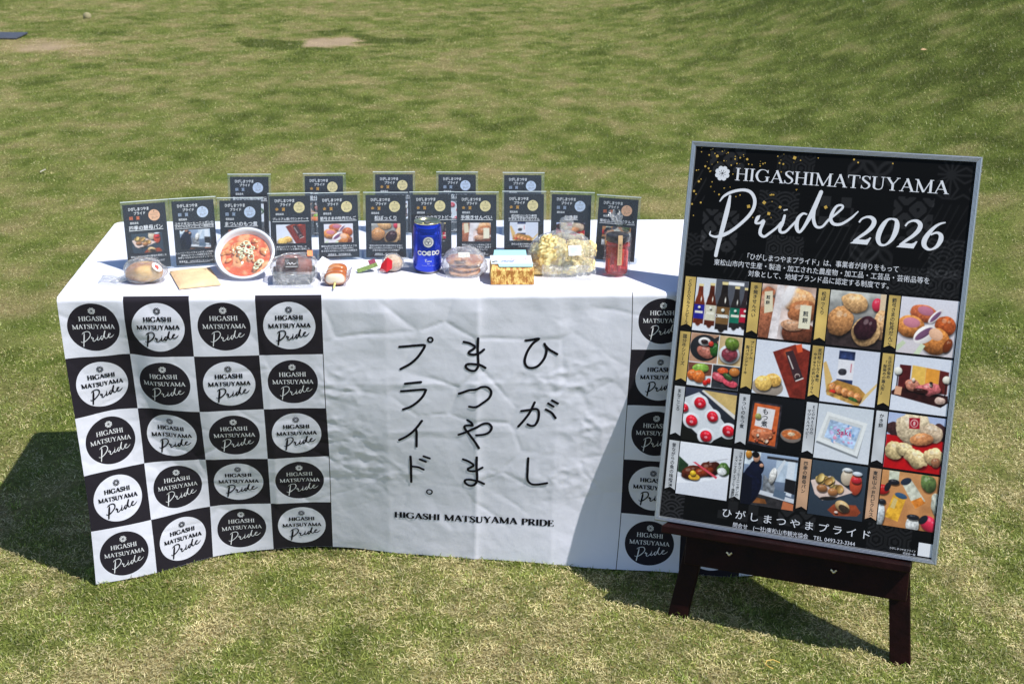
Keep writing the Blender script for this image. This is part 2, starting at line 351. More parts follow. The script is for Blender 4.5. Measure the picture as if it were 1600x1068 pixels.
def text_2d(s, size, x=0, y=0, bold=False, align='L', width=None, vertical=False):
    """flat lettering: list of (V2, F); y is the baseline"""
    advs = [GLY[(c, bold)][2] for c in s]
    tot = sum(advs) * size
    out = []
    if vertical:
        cy = y
        step = size if width is None else width / max(len(s), 1)
        for c in s:
            V, F, a = GLY[(c, bold)]
            if c == 'ー':
                V = np.stack([-(V[:, 1] - 0.38) + 0.5, -(V[:, 0] - 0.5) + 0.38], 1) if len(V) else V
            off = (1.0 - a) / 2 if ord(c) < 0x2e80 else 0
            if len(V): out.append((V * size + [x + off * size, cy - size], F))
            cy -= step
        return out
    k = 1.0
    sx = 1.0 if width is None else width / tot
    cx = x - (tot * sx / 2 if align == 'C' else tot * sx if align == 'R' else 0)
    for c, a in zip(s, advs):
        V, F, _ = GLY[(c, bold)]
        if len(V): out.append((V * size * [min(sx, 1.15), 1] + [cx, y], F))
        cx += a * size * sx
    return out

def merge2d(parts):
    V = []; F = []; H = []; n = 0
    for k, p in enumerate(parts):
        v, f = p[0], p[1]
        h = p[2] if len(p) > 2 else np.zeros(len(v))
        V.append(v); H.append(h); F += [tuple(i + n for i in q) for q in f]; n += len(v)
    return np.vstack(V), F, np.concatenate(H)

def catmull(P, step):
    P = np.asarray(P, float)
    if len(P) < 3:
        n = max(2, int(np.linalg.norm(P[1, :2] - P[0, :2]) / step) + 1)
        return P[0] + (P[-1] - P[0]) * np.linspace(0, 1, n)[:, None]
    Q = np.vstack([2 * P[0] - P[1], P, 2 * P[-1] - P[-2]]); out = []
    for i in range(1, len(Q) - 2):
        a, b, c, d = Q[i - 1:i + 3]
        n = max(2, int(np.linalg.norm(c[:2] - b[:2]) / step) + 1)
        t = np.linspace(0, 1, n, endpoint=False)[:, None]
        out.append(0.5 * ((2 * b) + (c - a) * t + (2 * a - 5 * b + 4 * c - d) * t ** 2 + (3 * b - a - 3 * c + d) * t ** 3))
    out.append(P[-1:]); return np.vstack(out)

def stroke(P, w=None, step=0.003, cap=True, h0=0.0, ramp=1.0):
    """ribbon along a path; P rows (x, y[, width]); returns (V2, F, lift 0..1)"""
    P = np.asarray(P, float)
    if P.shape[1] == 2: P = np.hstack([P, np.full((len(P), 1), w)])
    C = catmull(P, step)
    keep = np.r_[True, np.linalg.norm(np.diff(C[:, :2], axis=0), axis=1) > 1e-9]; C = C[keep]
    D = np.gradient(C[:, :2], axis=0); D /= np.linalg.norm(D, axis=1)[:, None] + 1e-12
    N = np.stack([-D[:, 1], D[:, 0]], 1); W = np.maximum(C[:, 2:3], 1e-5) / 2
    L = C[:, :2] + N * W; R = C[:, :2] - N * W; n = len(C)
    V = np.vstack([L, R]); H = h0 + ramp * np.r_[np.linspace(0, 1, n), np.linspace(0, 1, n)]
    F = [(i, n + i, n + i + 1, i + 1) for i in range(n - 1)]
    if cap:
        for e, sg in ((0, -1), (n - 1, 1)):
            base = len(V); a0 = math.atan2(N[e, 1], N[e, 0])
            k = 5
            pts = [C[e, :2] + W[e] * np.array([math.cos(a0 - sg * math.pi * j / (k + 1)), math.sin(a0 - sg * math.pi * j / (k + 1))]) for j in range(1, k + 1)]
            V = np.vstack([V, pts]); H = np.r_[H, np.full(k, H[e])]
            ring = [e] + [base + j for j in range(k)] + [n + e]
            if sg < 0: ring = ring[::-1]
            F.append(tuple(ring[::-1]) if sg > 0 else tuple(ring[::-1]))
    return V, F, H

def ring2d(cx, cy, rx, ry, w, n=28):
    a = np.linspace(0, 2 * math.pi, n, endpoint=False)
    o = np.stack([cx + (rx + w / 2) * np.cos(a), cy + (ry + w / 2) * np.sin(a)], 1)
    i_ = np.stack([cx + (rx - w / 2) * np.cos(a), cy + (ry - w / 2) * np.sin(a)], 1)
    F = [(k, (k + 1) % n, n + (k + 1) % n, n + k) for k in range(n)]
    return np.vstack([o, i_]), F, np.zeros(2 * n)

def disc2d(cx, cy, r, n=16, sy=1.0):
    a = np.linspace(0, 2 * math.pi, n, endpoint=False)
    return np.stack([cx + r * np.cos(a), cy + r * sy * np.sin(a)], 1), [tuple(range(n))], np.zeros(n)

def quad2d(x0, y0, x1, y1):
    return np.array([(x0, y0), (x1, y0), (x1, y1), (x0, y1)], float), [(0, 1, 2, 3)], np.zeros(4)

# a roman serif alphabet, drawn stroke by stroke (cap height 1)
def serif_glyph(ch, T=0.125, t=0.045):
    P = []; S = 0.045
    def bar(x0, y0, x1, y1, w): P.append(('b', x0, y0, x1, y1, w))
    def ser(x, y, hw=0.13): P.append(('b', x - hw, y, x + hw, y, S))
    def cur(L): P.append(('c', L))
    top, bot = 1 - S / 2, S / 2
    if ch == 'H':
        for x in (.17, .66): bar(x, 0.02, x, .98, T); ser(x, top, .14); ser(x, bot, .14)
        bar(.17, .53, .66, .53, t); adv = .83
    elif ch == 'I': bar(.17, .02, .17, .98, T); ser(.17, top, .14); ser(.17, bot, .14); adv = .34
    elif ch == 'G':
        cur([(.73, .76, t), (.66, .9, t * 1.3), (.46, .985, t), (.24, .9, T * .8), (.1, .5, T * 1.1), (.24, .1, T * .8), (.47, .01, t), (.66, .09, t * 1.4), (.72, .14, t)])
        bar(.72, .06, .72, .42, T); ser(.72, .42, .13); bar(.735, .72, .735, .97, t); adv = .86
    elif ch == 'A':
        bar(.12, .02, .4, .985, t * 1.2); bar(.38, 1.0, .7, .02, T * 1.05); bar(.2, .33, .58, .33, t); ser(.12, bot, .12); ser(.7, bot, .13); adv = .8
    elif ch == 'S':
        cur([(.5, .78, t), (.44, .92, t * 1.2), (.28, .985, t), (.13, .89, T * .75), (.13, .72, T * .95), (.3, .54, T * 1.15), (.47, .38, T), (.48, .17, T * .8), (.31, .012, t), (.14, .07, t * 1.2), (.07, .24, t)])
        bar(.5, .74, .5, .98, t); bar(.07, .02, .07, .27, t); adv = .58
    elif ch == 'M':
        bar(.15, .02, .15, .98, t * 1.2); bar(.86, .02, .86, .98, T); bar(.13, .98, .5, .03, T); bar(.5, .03, .86, .98, t * 1.2)
        ser(.15, bot, .12); ser(.86, bot, .14); ser(.1, top, .1); ser(.9, top, .1); adv = 1.01
    elif ch == 'T':
        bar(.37, .02, .37, .98, T); bar(.05, top, .69, top, S * 1.1); bar(.055, .77, .055, .98, t * .9); bar(.685, .77, .685, .98, t * .9); ser(.37, bot, .15); adv = .74
    elif ch == 'U':
        bar(.17, .3, .17, .98, T); cur([(.17, .32, T), (.2, .12, T * .9), (.4, .015, t * 1.3), (.58, .1, t * 1.2), (.64, .32, t)]); bar(.64, .3, .64, .98, t * 1.1)
        ser(.17, top, .14); ser(.64, top, .11); adv = .8
    elif ch == 'Y':
        bar(.1, .98, .38, .46, T); bar(.66, .98, .38, .46, t * 1.1); bar(.38, .02, .38, .5, T); ser(.11, top, .12); ser(.66, top, .1); ser(.38, bot, .15); adv = .75
    elif ch in 'PR':
        bar(.17, .02, .17, .98, T); ser(.17, bot, .14); ser(.12, top, .09)
        cur([(.17, .965, t), (.38, .965, t), (.55, .88, T * .8), (.57, .73, T), (.52, .56, T * .8), (.36, .49, t), (.17, .49, t)])
        if ch == 'R': bar(.36, .5, .66, .02, T); ser(.7, bot, .1)
        adv = .78 if ch == 'R' else .66
    elif ch == 'D':
        bar(.17, .02, .17, .98, T); ser(.12, top, .09); ser(.12, bot, .09)
        cur([(.17, .965, t), (.4, .965, t), (.64, .82, T * .9), (.71, .5, T * 1.1), (.64, .18, T * .9), (.4, .03, t), (.17, .03, t)]); adv = .83
    elif ch == 'E':
        bar(.17, .02, .17, .98, T); bar(.04, top, .56, top, S); bar(.04, bot, .6, bot, S); bar(.17, .52, .44, .52, t)
        bar(.555, .76, .555, .98, t * .9); bar(.6, .02, .6, .26, t * .9); bar(.44, .42, .44, .62, t * .9); adv = .66
    else: adv = .4
    return P, adv

def serif_text(s, cap, x=0, y=0, width=None, bold=False, align='L', step=None, wt=None):
    """parts list of (V, F, lift); baseline y, cap height cap"""
    T, t = wt or ((0.19, 0.07) if bold else (0.125, 0.045))
    gl = [serif_glyph(c, T, t) for c in s]
    tot = sum(a for _, a in gl) * cap; sx = 1.0 if width is None else width / tot
    if align == 'C': x = x - tot * sx / 2
    out = []; step = step or cap * 0.25; order = 0
    for P, adv in gl:
        for q in P:
            if q[0] == 'b':
                L = np.array([(q[1], q[2], q[5]), (q[3], q[4], q[5])])
                st = stroke(L * cap, step=step, cap=False, h0=0.25 * (order % 4), ramp=0.02)
            else:
                L = np.array(q[1]); st = stroke(L * cap, step=cap * 0.09, cap=False, h0=0.25 * (order % 4), ramp=0.02)
            order += 1
            out.append((st[0] * [sx, 1] + [x, y], st[1], st[2]))
        x += adv * cap * sx
    return out

def flower2d(cx, cy, r, solid=True):
    """eight-petal emblem"""
    out = []
    for k in range(8):
        a = k * math.pi / 4 + math.pi / 8
        d = np.array([math.cos(a), math.sin(a)]); n = np.array([-d[1], d[0]])
        c = np.array([cx, cy])
        # round outer petal between the lens-shaped inner petals
        pc = c + d * r * 0.66; m = 12
        lo = [pc + r * 0.30 * (math.cos(b) * d + math.sin(b) * n) for b in np.linspace(-2.0, 2.0, m)] + [c + d * r * 0.42]
        out.append((np.array(lo), [tuple(range(len(lo)))], np.zeros(len(lo))))
        a2 = k * math.pi / 4
        d = np.array([math.cos(a2), math.sin(a2)]); n = np.array([-d[1], d[0]])
        q = [c + d * r * u + n * r * v for u, v in ((0.07, 0), (0.3, .1), (0.5, .125), (0.68, .08), (0.82, 0), (0.68, -.08), (0.5, -.125), (0.3, -.1))]
        out.append((np.array(q), [tuple(range(8))], np.full(8, 0.5)))
    return out

def small_flower(cx, cy, r):
    """the emblem at small size: eight little rings around a point"""
    out = [ring2d(cx + r * .70 * math.cos(a), cy + r * .70 * math.sin(a), r * .21, r * .21, r * .15, 12) for a in np.arange(8) * math.pi / 4 + math.pi / 8]
    for k in range(8):
        a = k * math.pi / 4; d = np.array([math.cos(a), math.sin(a)]); n = np.array([-d[1], d[0]]); c = np.array([cx, cy])
        out.append((np.array([c + d * r * .12, c + d * r * .36 + n * r * .06, c + d * r * .6, c + d * r * .36 - n * r * .06]), [(0, 1, 2, 3)], np.full(4, .5)))
    return out

def lay(parts, fn, name, mat, parent=None, lift=0.0002, smooth=False, **props):
    """place flat lettering through fn(x, y, h) -> (n,3)"""
    V, F, H = merge2d(parts)
    return add(name, make_mesh(name, fn(V[:, 0], V[:, 1], H * lift), F, smooth), mat, parent, **props)
# ------------------------------------------------------------------ all wording, so that glyphs are made once
T_BODY = ["「ひがしまつやまプライド」は、事業者が誇りをもって", "東松山市内で生産・製造・加工された農産物・加工品・工芸品・芸術品等を", "対象として、地域ブランド品に認定する制度です。"]
T_FOOT = ["ひがしまつやまプライド", "問合せ　(一社)東松山市観光協会　TEL 0493-23-3344", "ひがしまつやまプライド", "認定品一覧"]
RIBBONS = [["COEDOクラフトビール"], ["手焼きせんべい"], ["松ぼっくり"], ["箭弓さまの牡丹だんご"],
           ["国分牛シリーズ"], ["プレミアム", "梨パウンドケーキ"], ["武州松山いなり寿司", "やきゅうのおいなりさん"], ["比企の手染め", "「桜染めの雛人形」"],
           ["まなこころ"], ["まついのもつ煮"], ["ECONECOの", "マジカルベイビー"], ["かき餅"],
           ["昔ながらの魚の味噌漬"], ["コヤナギコーヒーニッポンの", "スペシャルティコーヒー焙煎技術"], ["四季の酵母パン"], ["東松山ふぉれピクルス"]]
# name, x, y, yaw, lean, award, title lines, picture index, body lines, maker line
CARDS = [
 ("a", .1639, .1963, 17.1, '銅', ["四季の酵母パン"], 14, ["東松山市内の四季の酵母を使用した", "3種の天然酵母パン。", "ほうれん草パン、あんぱんなど"], ""),
 ("a", .2666, .2250, 13.0, '銀', ["コヤナギコーヒーニッポンの", "スペシャルティコーヒー焙煎技術"], 13, ["ニュージーランドチャンピオンが焙煎した", "東松山コーヒーの焙煎を伝える", "世界レベルのスペシャルティコーヒー"], "事業者名　コヤナギコーヒーニッポン"),
 ("a", .3695, .2233, 2.0, '銀', ["まついのもつ煮"], 9, [], ""),
 ("a", .4803, .2660, 3.9, '金', ["プレミアム梨パウンドケーキ"], 5, ["東松山のブランド梨「彩玉」の", "ドライ梨とピューレを贅沢に使用した"], ""),
 ("a", .5914, .2707, 5.4, '金', ["箭弓さまの牡丹だんご"], 3, ["東松山市の花\"牡丹\"を連想するような", "大きさでやわらかい団子の中に", "甘さ控えめのあんこが入った名物団子"], "事業者名　市内和菓子店"),
 ("a", .7015, .2721, -0.6, '金', ["松ぼっくり"], 2, ["東松山市の木\"松\"の葉の粉を生地に", "練り込み焼き上げた松ぼっくり型の", "小豆のあんが入った名物菓子"], "事業者名　市内和菓子店"),
 ("a", .8099, .2756, 1.6, '金', ["COEDOクラフトビール"], 0, ["世界が認めたビール"], "コエドビール"),
 ("a", .9165, .2740, -1.0, '金', ["手焼きせんべい"], 1, ["東松山のおいしいお米を工房で", "一枚一枚丁寧に手焼きし醤油で", "仕上げた手焼きせんべい"], "手焼きせんべい工房"),
 ("a", 1.0302, .2788, -1.8, '金', ["武州松山いなり寿司", "やきゅうのおいなりさん"], 6, ["東松山名産の味噌を使った", "いなり寿司"], ""),
 ("a", 1.1403, .2712, -7.6, '銀', ["かき餅"], 11, [], ""),
 ("a", 1.2426, .2315, -17.2, '銅', ["東松山ふぉれピクルス"], 15, ["地元の野菜を使った", "色とりどりのピクルス"], "事業者名"),
 ("b", .3629, .4647, -0.6, '銀', ["昔ながらの魚の味噌漬"], 12, ["伝統の味噌漬"], "事業者名"),
 ("b", .5469, .4717, 1.5, '金', ["国分牛シリーズ"], 4, ["東松山のブランド牛", "国分牛を使用した"], "事業者名"),
 ("b", .7206, .4893, 0.0, '金', ["比企の手染め「桜染めの雛人形」"], 7, ["桜で染めた雛人形"], "事業者名"),
 ("b", .8787, .4871, -1.5, '銀', ["まなこころ"], 8, ["東松山のいちご"], "事業者名"),
 ("b", 1.0444, .4795, -2.3, '銀', ["ECONECOのマジカルベイビー"], 10, ["名前入りの作品"], "事業者名"),
]
for s in T_BODY + T_FOOT: want(s)
for r in RIBBONS:
    for s in r: want(s, True)
for c in CARDS:
    for s in c[5]: want(s, True)
    for s in c[7]: want(s)
    want(c[8])
want("ひがしまつやまプライド金銀銅賞認定品名", True)
want("もつ煮煎餅Saki東松山ふぉれピクルス"); want("COEDOもつ煮煎餅Saki", True); want("BEER Premium Craft Beer")
build_glyphs()

# ------------------------------------------------------------------ the lawn
def bank(x, y):
    """the grassy bank that rises on the right, behind the poster"""
    x = np.asarray(x, float); y = np.asarray(y, float)
    d = (x - 3.25 - 0.03 * y) * 0.98
    s = np.log1p(np.exp(np.clip(d * 2.2, -30, 30))) / 2.2
    h = 0.50 * s * (1 / (1 + np.exp(-(y - 1.2) * 1.2)))
    h = np.where(h > 3.0, 3.0 + (h - 3.0) * 0.25, h)
    return h + 0.035 * (fbm(x * 0.5, y * 0.5, 2, 40) - 0.5) * np.clip((y - 1.5) / 3, 0, 1)

def lushness(x, y):
    """0 dry straw .. 1 green"""
    p = 0.17 * fbm(x * 0.9, y * 0.8, 2, 3) + 0.38 * fbm(x * 3.6 + 0.8 * y, y * 2.6 - .5 * x, 3, 9) + 0.45 * fbm(x * 10, y * 6, 3, 15)
    wx = x + 0.35 * (fbm(x * 4, y * 4, 2, 19) - 0.5); wy = y + 0.6 * (fbm(x * 4 + 7, y * 4, 2, 20) - 0.5)
    p = (p - 0.5) * 3.1 + 0.52
    p = p + 0.50 / (1 + np.exp(-(x - 3.0 - 0.05 * y) * 1.8)) + 0.22 * np.clip((y + 0.2) / 6, 0, 1)  # greener bank and distance; part of the bank's green stands in for slope shade
    for cx, cy, rx, ry, v in ((0.07, 9.72, 0.30, 0.36, -3), (-2.6, 9.35, 0.9, 0.5, -1.0), (-0.46, 9.60, 0.30, 0.30, 3.0), (0.44, 9.98, 0.15, 0.28, 3.0), (0.14, 10.6, 0.22, 0.30, 2.0), (0.80, 9.9, 0.16, 0.22, 2.5),
                             (0.35, -0.28, 0.16, 0.12, .5), (0.78, -0.38, .18, .1, .4), (-0.10, -0.30, .2, .12, .3)):
        p = p + v * np.exp(-(((wx - cx) / rx) ** 2 + ((wy - cy) / ry) ** 2) ** 2)
    return np.clip(p, -1, 1.6)

def uneven(lo, hi, dense_lo, dense_hi, step, grow=1.25):
    c = list(np.arange(dense_lo, dense_hi + 1e-6, step)); s = step
    while c[-1] < hi: s *= grow; c.append(c[-1] + s)
    s = step
    while c[0] > lo: s *= grow; c.insert(0, c[0] - s)
    return np.array(c)
gx = uneven(-400, 400, -6, 11, 0.06); gy = uneven(-300, 500, -1.6, 17, 0.06)
GX, GY = np.meshgrid(gx, gy)
GZ = bank(GX.ravel(), GY.ravel())
L = np.clip(lushness(GX.ravel(), GY.ravel()), -1, 1.6)
straw = np.array([0.230, 0.185, 0.085]); green = np.array([0.100, 0.130, 0.024]); soil = np.array([0.34, 0.255, 0.170])
k = np.clip(L, 0, 1)[:, None]
gc = straw * (1 - k) + green * k
dk = np.clip(L - 0.9, 0, .5)[:, None] * 1.4
gc = gc * (1 - dk) + green * 0.45 * dk
sk = np.clip(-L - 0.15, 0, 1)[:, None] ** 0.7
gc = gc * (1 - sk) + soil * sk
gc = gc * (0.78 + 0.44 * fbm(GX.ravel() * 9, GY.ravel() * 9, 3, 91))[:, None]
gmat = material("turf soil and thatch", attr=True, rough=0.95, spec=0.1, noise=(90, 0.45, 8), bump=(140, 0.006))
gm = add("ground", make_mesh("ground", np.stack([GX.ravel(), GY.ravel(), GZ], 1), grid_faces(len(gx), len(gy)), True, colors=gc), gmat)
gm["kind"] = "structure"

def make_blades():
    zones = [(-1.4, 3.6, -1.0, 0.35, 72000, 1.0, 3), (-2.2, 4.8, 0.35, 1.6, 25000, 1.15, 2), (-3.2, 6.2, 1.6, 4.0, 12500, 1.35, 1),
             (-4.8, 8.6, 4.0, 8.0, 6500, 1.7, 1), (-8.5, 13, 8.0, 17.0, 3200, 2.3, 1), (-1.4, 3.6, -1.7, -1.0, 16000, 1.4, 1)]
    Vs = []; Fs = []; Cs = []; base = 0
    for x0, x1, y0, y1, dens, sc, seg in zones:
        n = int((x1 - x0) * (y1 - y0) * dens)
        x = RNG.uniform(x0, x1, n); y = RNG.uniform(y0, y1, n)
        if y0 > -1.2 and y1 < 3:                                       # fresh tufts
            nt_ = int((x1 - x0) * (y1 - y0) * 9); tx_ = np.r_[RNG.uniform(x0, x1, nt_), [0.0] * (y0 < 0)]; ty_ = np.r_[RNG.uniform(y0, y1, nt_), [0.05] * (y0 < 0)]
            ti = np.repeat(np.arange(len(tx_)), 46); tuft = np.r_[np.zeros(n, bool), np.ones(len(ti), bool)]
            x = np.r_[x, tx_[ti] + RNG.normal(0, .011, len(ti))]; y = np.r_[y, ty_[ti] + RNG.normal(0, .011, len(ti))]; n = len(x)
        else: tuft = np.zeros(n, bool)
        if y0 == -1.0:                                     # blades brushing the hem and the easel feet
            H_ = np.array(CLOTHG)[5, :, :2]; H_ = np.vstack([H_, [[1.377, -.027], [1.51, -.055], [1.66, -.06], [1.80, -.04]]])
            q = RNG.uniform(H_[0, 0], 1.8, 2600); ex = q; ey = np.interp(q, H_[:, 0], H_[:, 1]) - np.abs(RNG.normal(.004, .006, 2600))
            fx = np.r_[RNG.uniform(1.325, 1.375, 130), RNG.uniform(1.765, 1.812, 130)]; fy = np.r_[RNG.uniform(-.245, -.205, 130), RNG.uniform(-.452, -.405, 130)]
            ex = np.r_[ex, fx]; ey = np.r_[ey, fy]
            x = np.r_[x, ex]; y = np.r_[y, ey]; tuft = np.r_[tuft, RNG.uniform(0, 1, len(ex)) < .45]; n = len(x)
        dist = y + 2.74
        cx = 0.745 + 0.086 * dist
        keep = np.abs(x - cx) < 0.50 * dist + 0.9
        x = x[keep]; y = y[keep]; tuft = tuft[keep]
        l = lushness(x, y); n = len(x)
        keep = RNG.uniform(0, 1, n) < np.clip(1.25 + l * 1.2, 0.02, 1)
        x = x[keep]; y = y[keep]; l = l[keep]; tuft = tuft[keep]; n = len(x)
        isg = RNG.uniform(0, 1, n) < np.clip(0.14 + 0.72 * l, 0.05, 0.93)
        fq = 34.0 / sc ** 1.1
        fine = (fbm(x * fq, y * fq * .9, 2, 71) - 0.5) * 2.6
        isg = RNG.uniform(0, 1, n) < np.clip(0.14 + 0.72 * (l + (0.8 if sc < 1.5 else 1.15) * fine), 0.06, 0.92)
        shade_ = np.clip(1 + 0.9 * (fbm(x * fq * .8 + 9, y * fq * .8, 2, 83) - 0.5), 0.6, 1.4)[:, None]
        isg |= tuft
        z = bank(x, y)
        tall = 1 + 0.5 * np.clip(l - 0.7, 0, 1) + 0.35 / (1 + np.exp(-(x - 3.4) * 2))
        ln = np.where(isg, RNG.uniform(0.006, 0.017, n) * tall, RNG.uniform(0.005, 0.015, n)) * sc ** 0.75
        ln = np.where(tuft, RNG.uniform(.014, .030, n), ln)
        tilt = np.where(isg, RNG.uniform(0.35, 1.25, n), RNG.uniform(0.95, 1.5, n))
        az = RNG.uniform(0, 2 * math.pi, n)
        wd = np.where(isg, RNG.uniform(0.0011, 0.0021, n), RNG.uniform(0.0008, 0.0016, n)) * sc
        d = np.stack([np.cos(az) * np.sin(tilt), np.sin(az) * np.sin(tilt), np.cos(tilt)], 1)
        sa = az + math.pi / 2 + RNG.uniform(-0.5, 0.5, n)
        s = np.stack([np.cos(sa), np.sin(sa), RNG.uniform(-0.3, 0.3, n)], 1) * wd[:, None] / 2
        lift = np.where(isg, 0.0, RNG.uniform(0, 0.008, n))
        b = np.stack([x, y, z - 0.001 + lift], 1)
        droop = np.array([0, 0, -1.0]) * (ln * RNG.uniform(0.05, 0.35, n))[:, None]
        mid = b + d * (ln * 0.55)[:, None]
        tip = b + d * ln[:, None] + droop
        tip[:, 2] = np.maximum(tip[:, 2], z + 0.0015)
        # colours
        v = RNG.uniform(0, 1, n)[:, None]; v2 = RNG.uniform(0.62, 1.4, n)[:, None] * shade_
        g = (np.array([0.128, 0.172, 0.026]) * (1 - v) + np.array([0.345, 0.378, 0.092]) * v) * v2
        lush = np.clip(l - 0.85, 0, 1.0)[:, None]
        g = g * (1 - 0.60 * lush)  # deeper green where lush; on the bank this also paints its slope shade
        st = (np.array([0.50, 0.430, 0.190]) * (1 - v) + np.array([0.78, 0.700, 0.400]) * v) * v2
        dead = RNG.uniform(0, 1, n) < 0.12
        st[dead] *= np.array([0.55, 0.42, 0.35])
        g = np.where(tuft[:, None], g * np.array([1.0, 1.12, .9]), g)
        c = np.where(isg[:, None], g, st)
        far = np.clip((y - 3.0) / 8.0, 0, 1)[:, None]
        c = c * (1 - 0.0 * far)
        if seg == 1:
            V = np.stack([b - s, b + s, tip], 1).reshape(-1, 3); i = np.arange(n)[:, None] * 3 + base
            F = np.hstack([i, i + 1, i + 2]); Cc = np.repeat(c, 3, 0); base += 3 * n
        else:
            V = np.stack([b - s, b + s, mid - s * 0.85, mid + s * 0.85, tip], 1).reshape(-1, 3); i = np.arange(n)[:, None] * 5 + base
            F = np.vstack([np.hstack([i, i + 1, i + 3]), np.hstack([i, i + 3, i + 2]), np.hstack([i + 2, i + 3, i + 4])])
            Cc = np.repeat(c, 5, 0); base += 5 * n
        Vs.append(V); Fs.append(F); Cs.append(Cc)
    return np.vstack(Vs), np.vstack(Fs), np.vstack(Cs)
V, F, Cc = make_blades()
m = bpy.data.materials.new("grass blade"); m.use_nodes = True
nt = m.node_tree; nt.nodes.clear()
o_ = nt.nodes.new("ShaderNodeOutputMaterial"); at = nt.nodes.new("ShaderNodeAttribute"); at.attribute_name = "Col"
df = nt.nodes.new("ShaderNodeBsdfDiffuse"); tl = nt.nodes.new("ShaderNodeBsdfTranslucent"); gl = nt.nodes.new("ShaderNodeBsdfGlossy"); gl.inputs["Roughness"].default_value = 0.45
mx = nt.nodes.new("ShaderNodeMixShader"); mx.inputs[0].default_value = 0.28; mg = nt.nodes.new("ShaderNodeMixShader"); mg.inputs[0].default_value = 0.035
nt.links.new(at.outputs["Color"], df.inputs[0]); nt.links.new(at.outputs["Color"], tl.inputs[0])
nt.links.new(df.outputs[0], mx.inputs[1]); nt.links.new(tl.outputs[0], mx.inputs[2])
nt.links.new(mx.outputs[0], mg.inputs[1]); nt.links.new(gl.outputs[0], mg.inputs[2]); nt.links.new(mg.outputs[0], o_.inputs[0])
M_GRASS = m
go = add("grass", make_mesh("grass", V, F, False, colors=Cc), M_GRASS)
go["kind"] = "stuff"; go["label"] = "short patchy lawn of green and straw coloured blades"; go["category"] = "grass"

# ------------------------------------------------------------------ folding table and its printed cloth
TW, TD, TH = 1.8076, 0.635, 0.70
tb = thing("folding_table", (TW / 2, TD / 2, 0), "long folding table hidden beneath the printed white and black tablecloth", "table")
M_STEEL = material("steel tube", (0.45, 0.46, 0.48, 1), 0.35, 0.9)
b = MB(); b.box(-TW / 2 + .012, TW / 2 - .012, -TD / 2 + .012, TD / 2 - .012, TH - 0.034, TH - 0.004, 0.004)
add("tabletop", b.mesh("tabletop"), material("laminate", (0.55, 0.5, 0.42, 1), 0.5, noise=(20, .15)), tb)
for sx in (-1, 1):
    for sy in (-1, 1):
        b = MB(); b.tube([(sx * .78, sy * .24, TH - .034), (sx * .80, sy * .25, 0.0)], 0.012, 10)
        add("leg", b.mesh("leg", True), M_STEEL, tb)
    b = MB(); b.tube([(sx * .795, -.245, .12), (sx * .795, .245, .12)], 0.009, 8)
    add("stretcher", b.mesh("stretcher", True), M_STEEL, tb)

G0 = np.array(CLOTHG)                                   # 6 rows down x 9 columns, measured drape of the front
rx = np.zeros((6, 4, 3))
drop = np.arange(6) * 0.14
yb = np.array([-0.027, -0.050, -0.022, 0.010])
for c_ in range(4):
    for r_ in range(6):
        f_ = r_ / 5
        rx[r_, c_] = (1.2489 + 0.14 * (c_ + 1), yb[c_] * f_ ** 1.5 + (G0[r_, 8, 1] * (1 - f_) * 0.5 if c_ == 0 else 0), G0[r_, 8, 2] if r_ else 0.7035)
G0 = np.concatenate([G0, rx], 1)
G0[0, :, 2] = 0.7015; G0[0, :, 1] = 0
us = np.array([0, .14, .28, .42, .56, .7319, .9038, 1.0757, 1.2476, 1.3876, 1.5276, 1.6676, 1.8076]); vs = drop
def natural(xs, Y, xq):
    n = len(xs); h = np.diff(xs); A = np.eye(n); B = np.zeros((n,) + Y.shape[1:])
    for i in range(1, n - 1):
        A[i, i - 1] = h[i - 1]; A[i, i] = 2 * (h[i - 1] + h[i]); A[i, i + 1] = h[i]; B[i] = 6 * ((Y[i + 1] - Y[i]) / h[i] - (Y[i] - Y[i - 1]) / h[i - 1])
    M = np.linalg.solve(A, B.reshape(n, -1)).reshape(B.shape)
    i = np.clip(np.searchsorted(xs, xq) - 1, 0, n - 2); hh = h[i]; sh = (-1,) + (1,) * (Y.ndim - 1)
    a = ((xs[i + 1] - xq) / hh).reshape(sh); b = ((xq - xs[i]) / hh).reshape(sh); hh = hh.reshape(sh)
    return a * Y[i] + b * Y[i + 1] + ((a ** 3 - a) * M[i] + (b ** 3 - b) * M[i + 1]) * hh ** 2 / 6
NU, NV = 453, 177
uq = np.linspace(0, TW, NU); vq = np.linspace(0, 0.7, NV)
S = np.swapaxes(natural(us, np.swapaxes(natural(vs, G0, vq), 0, 1), uq), 0, 1)
UU, VV = np.meshgrid(uq, vq)
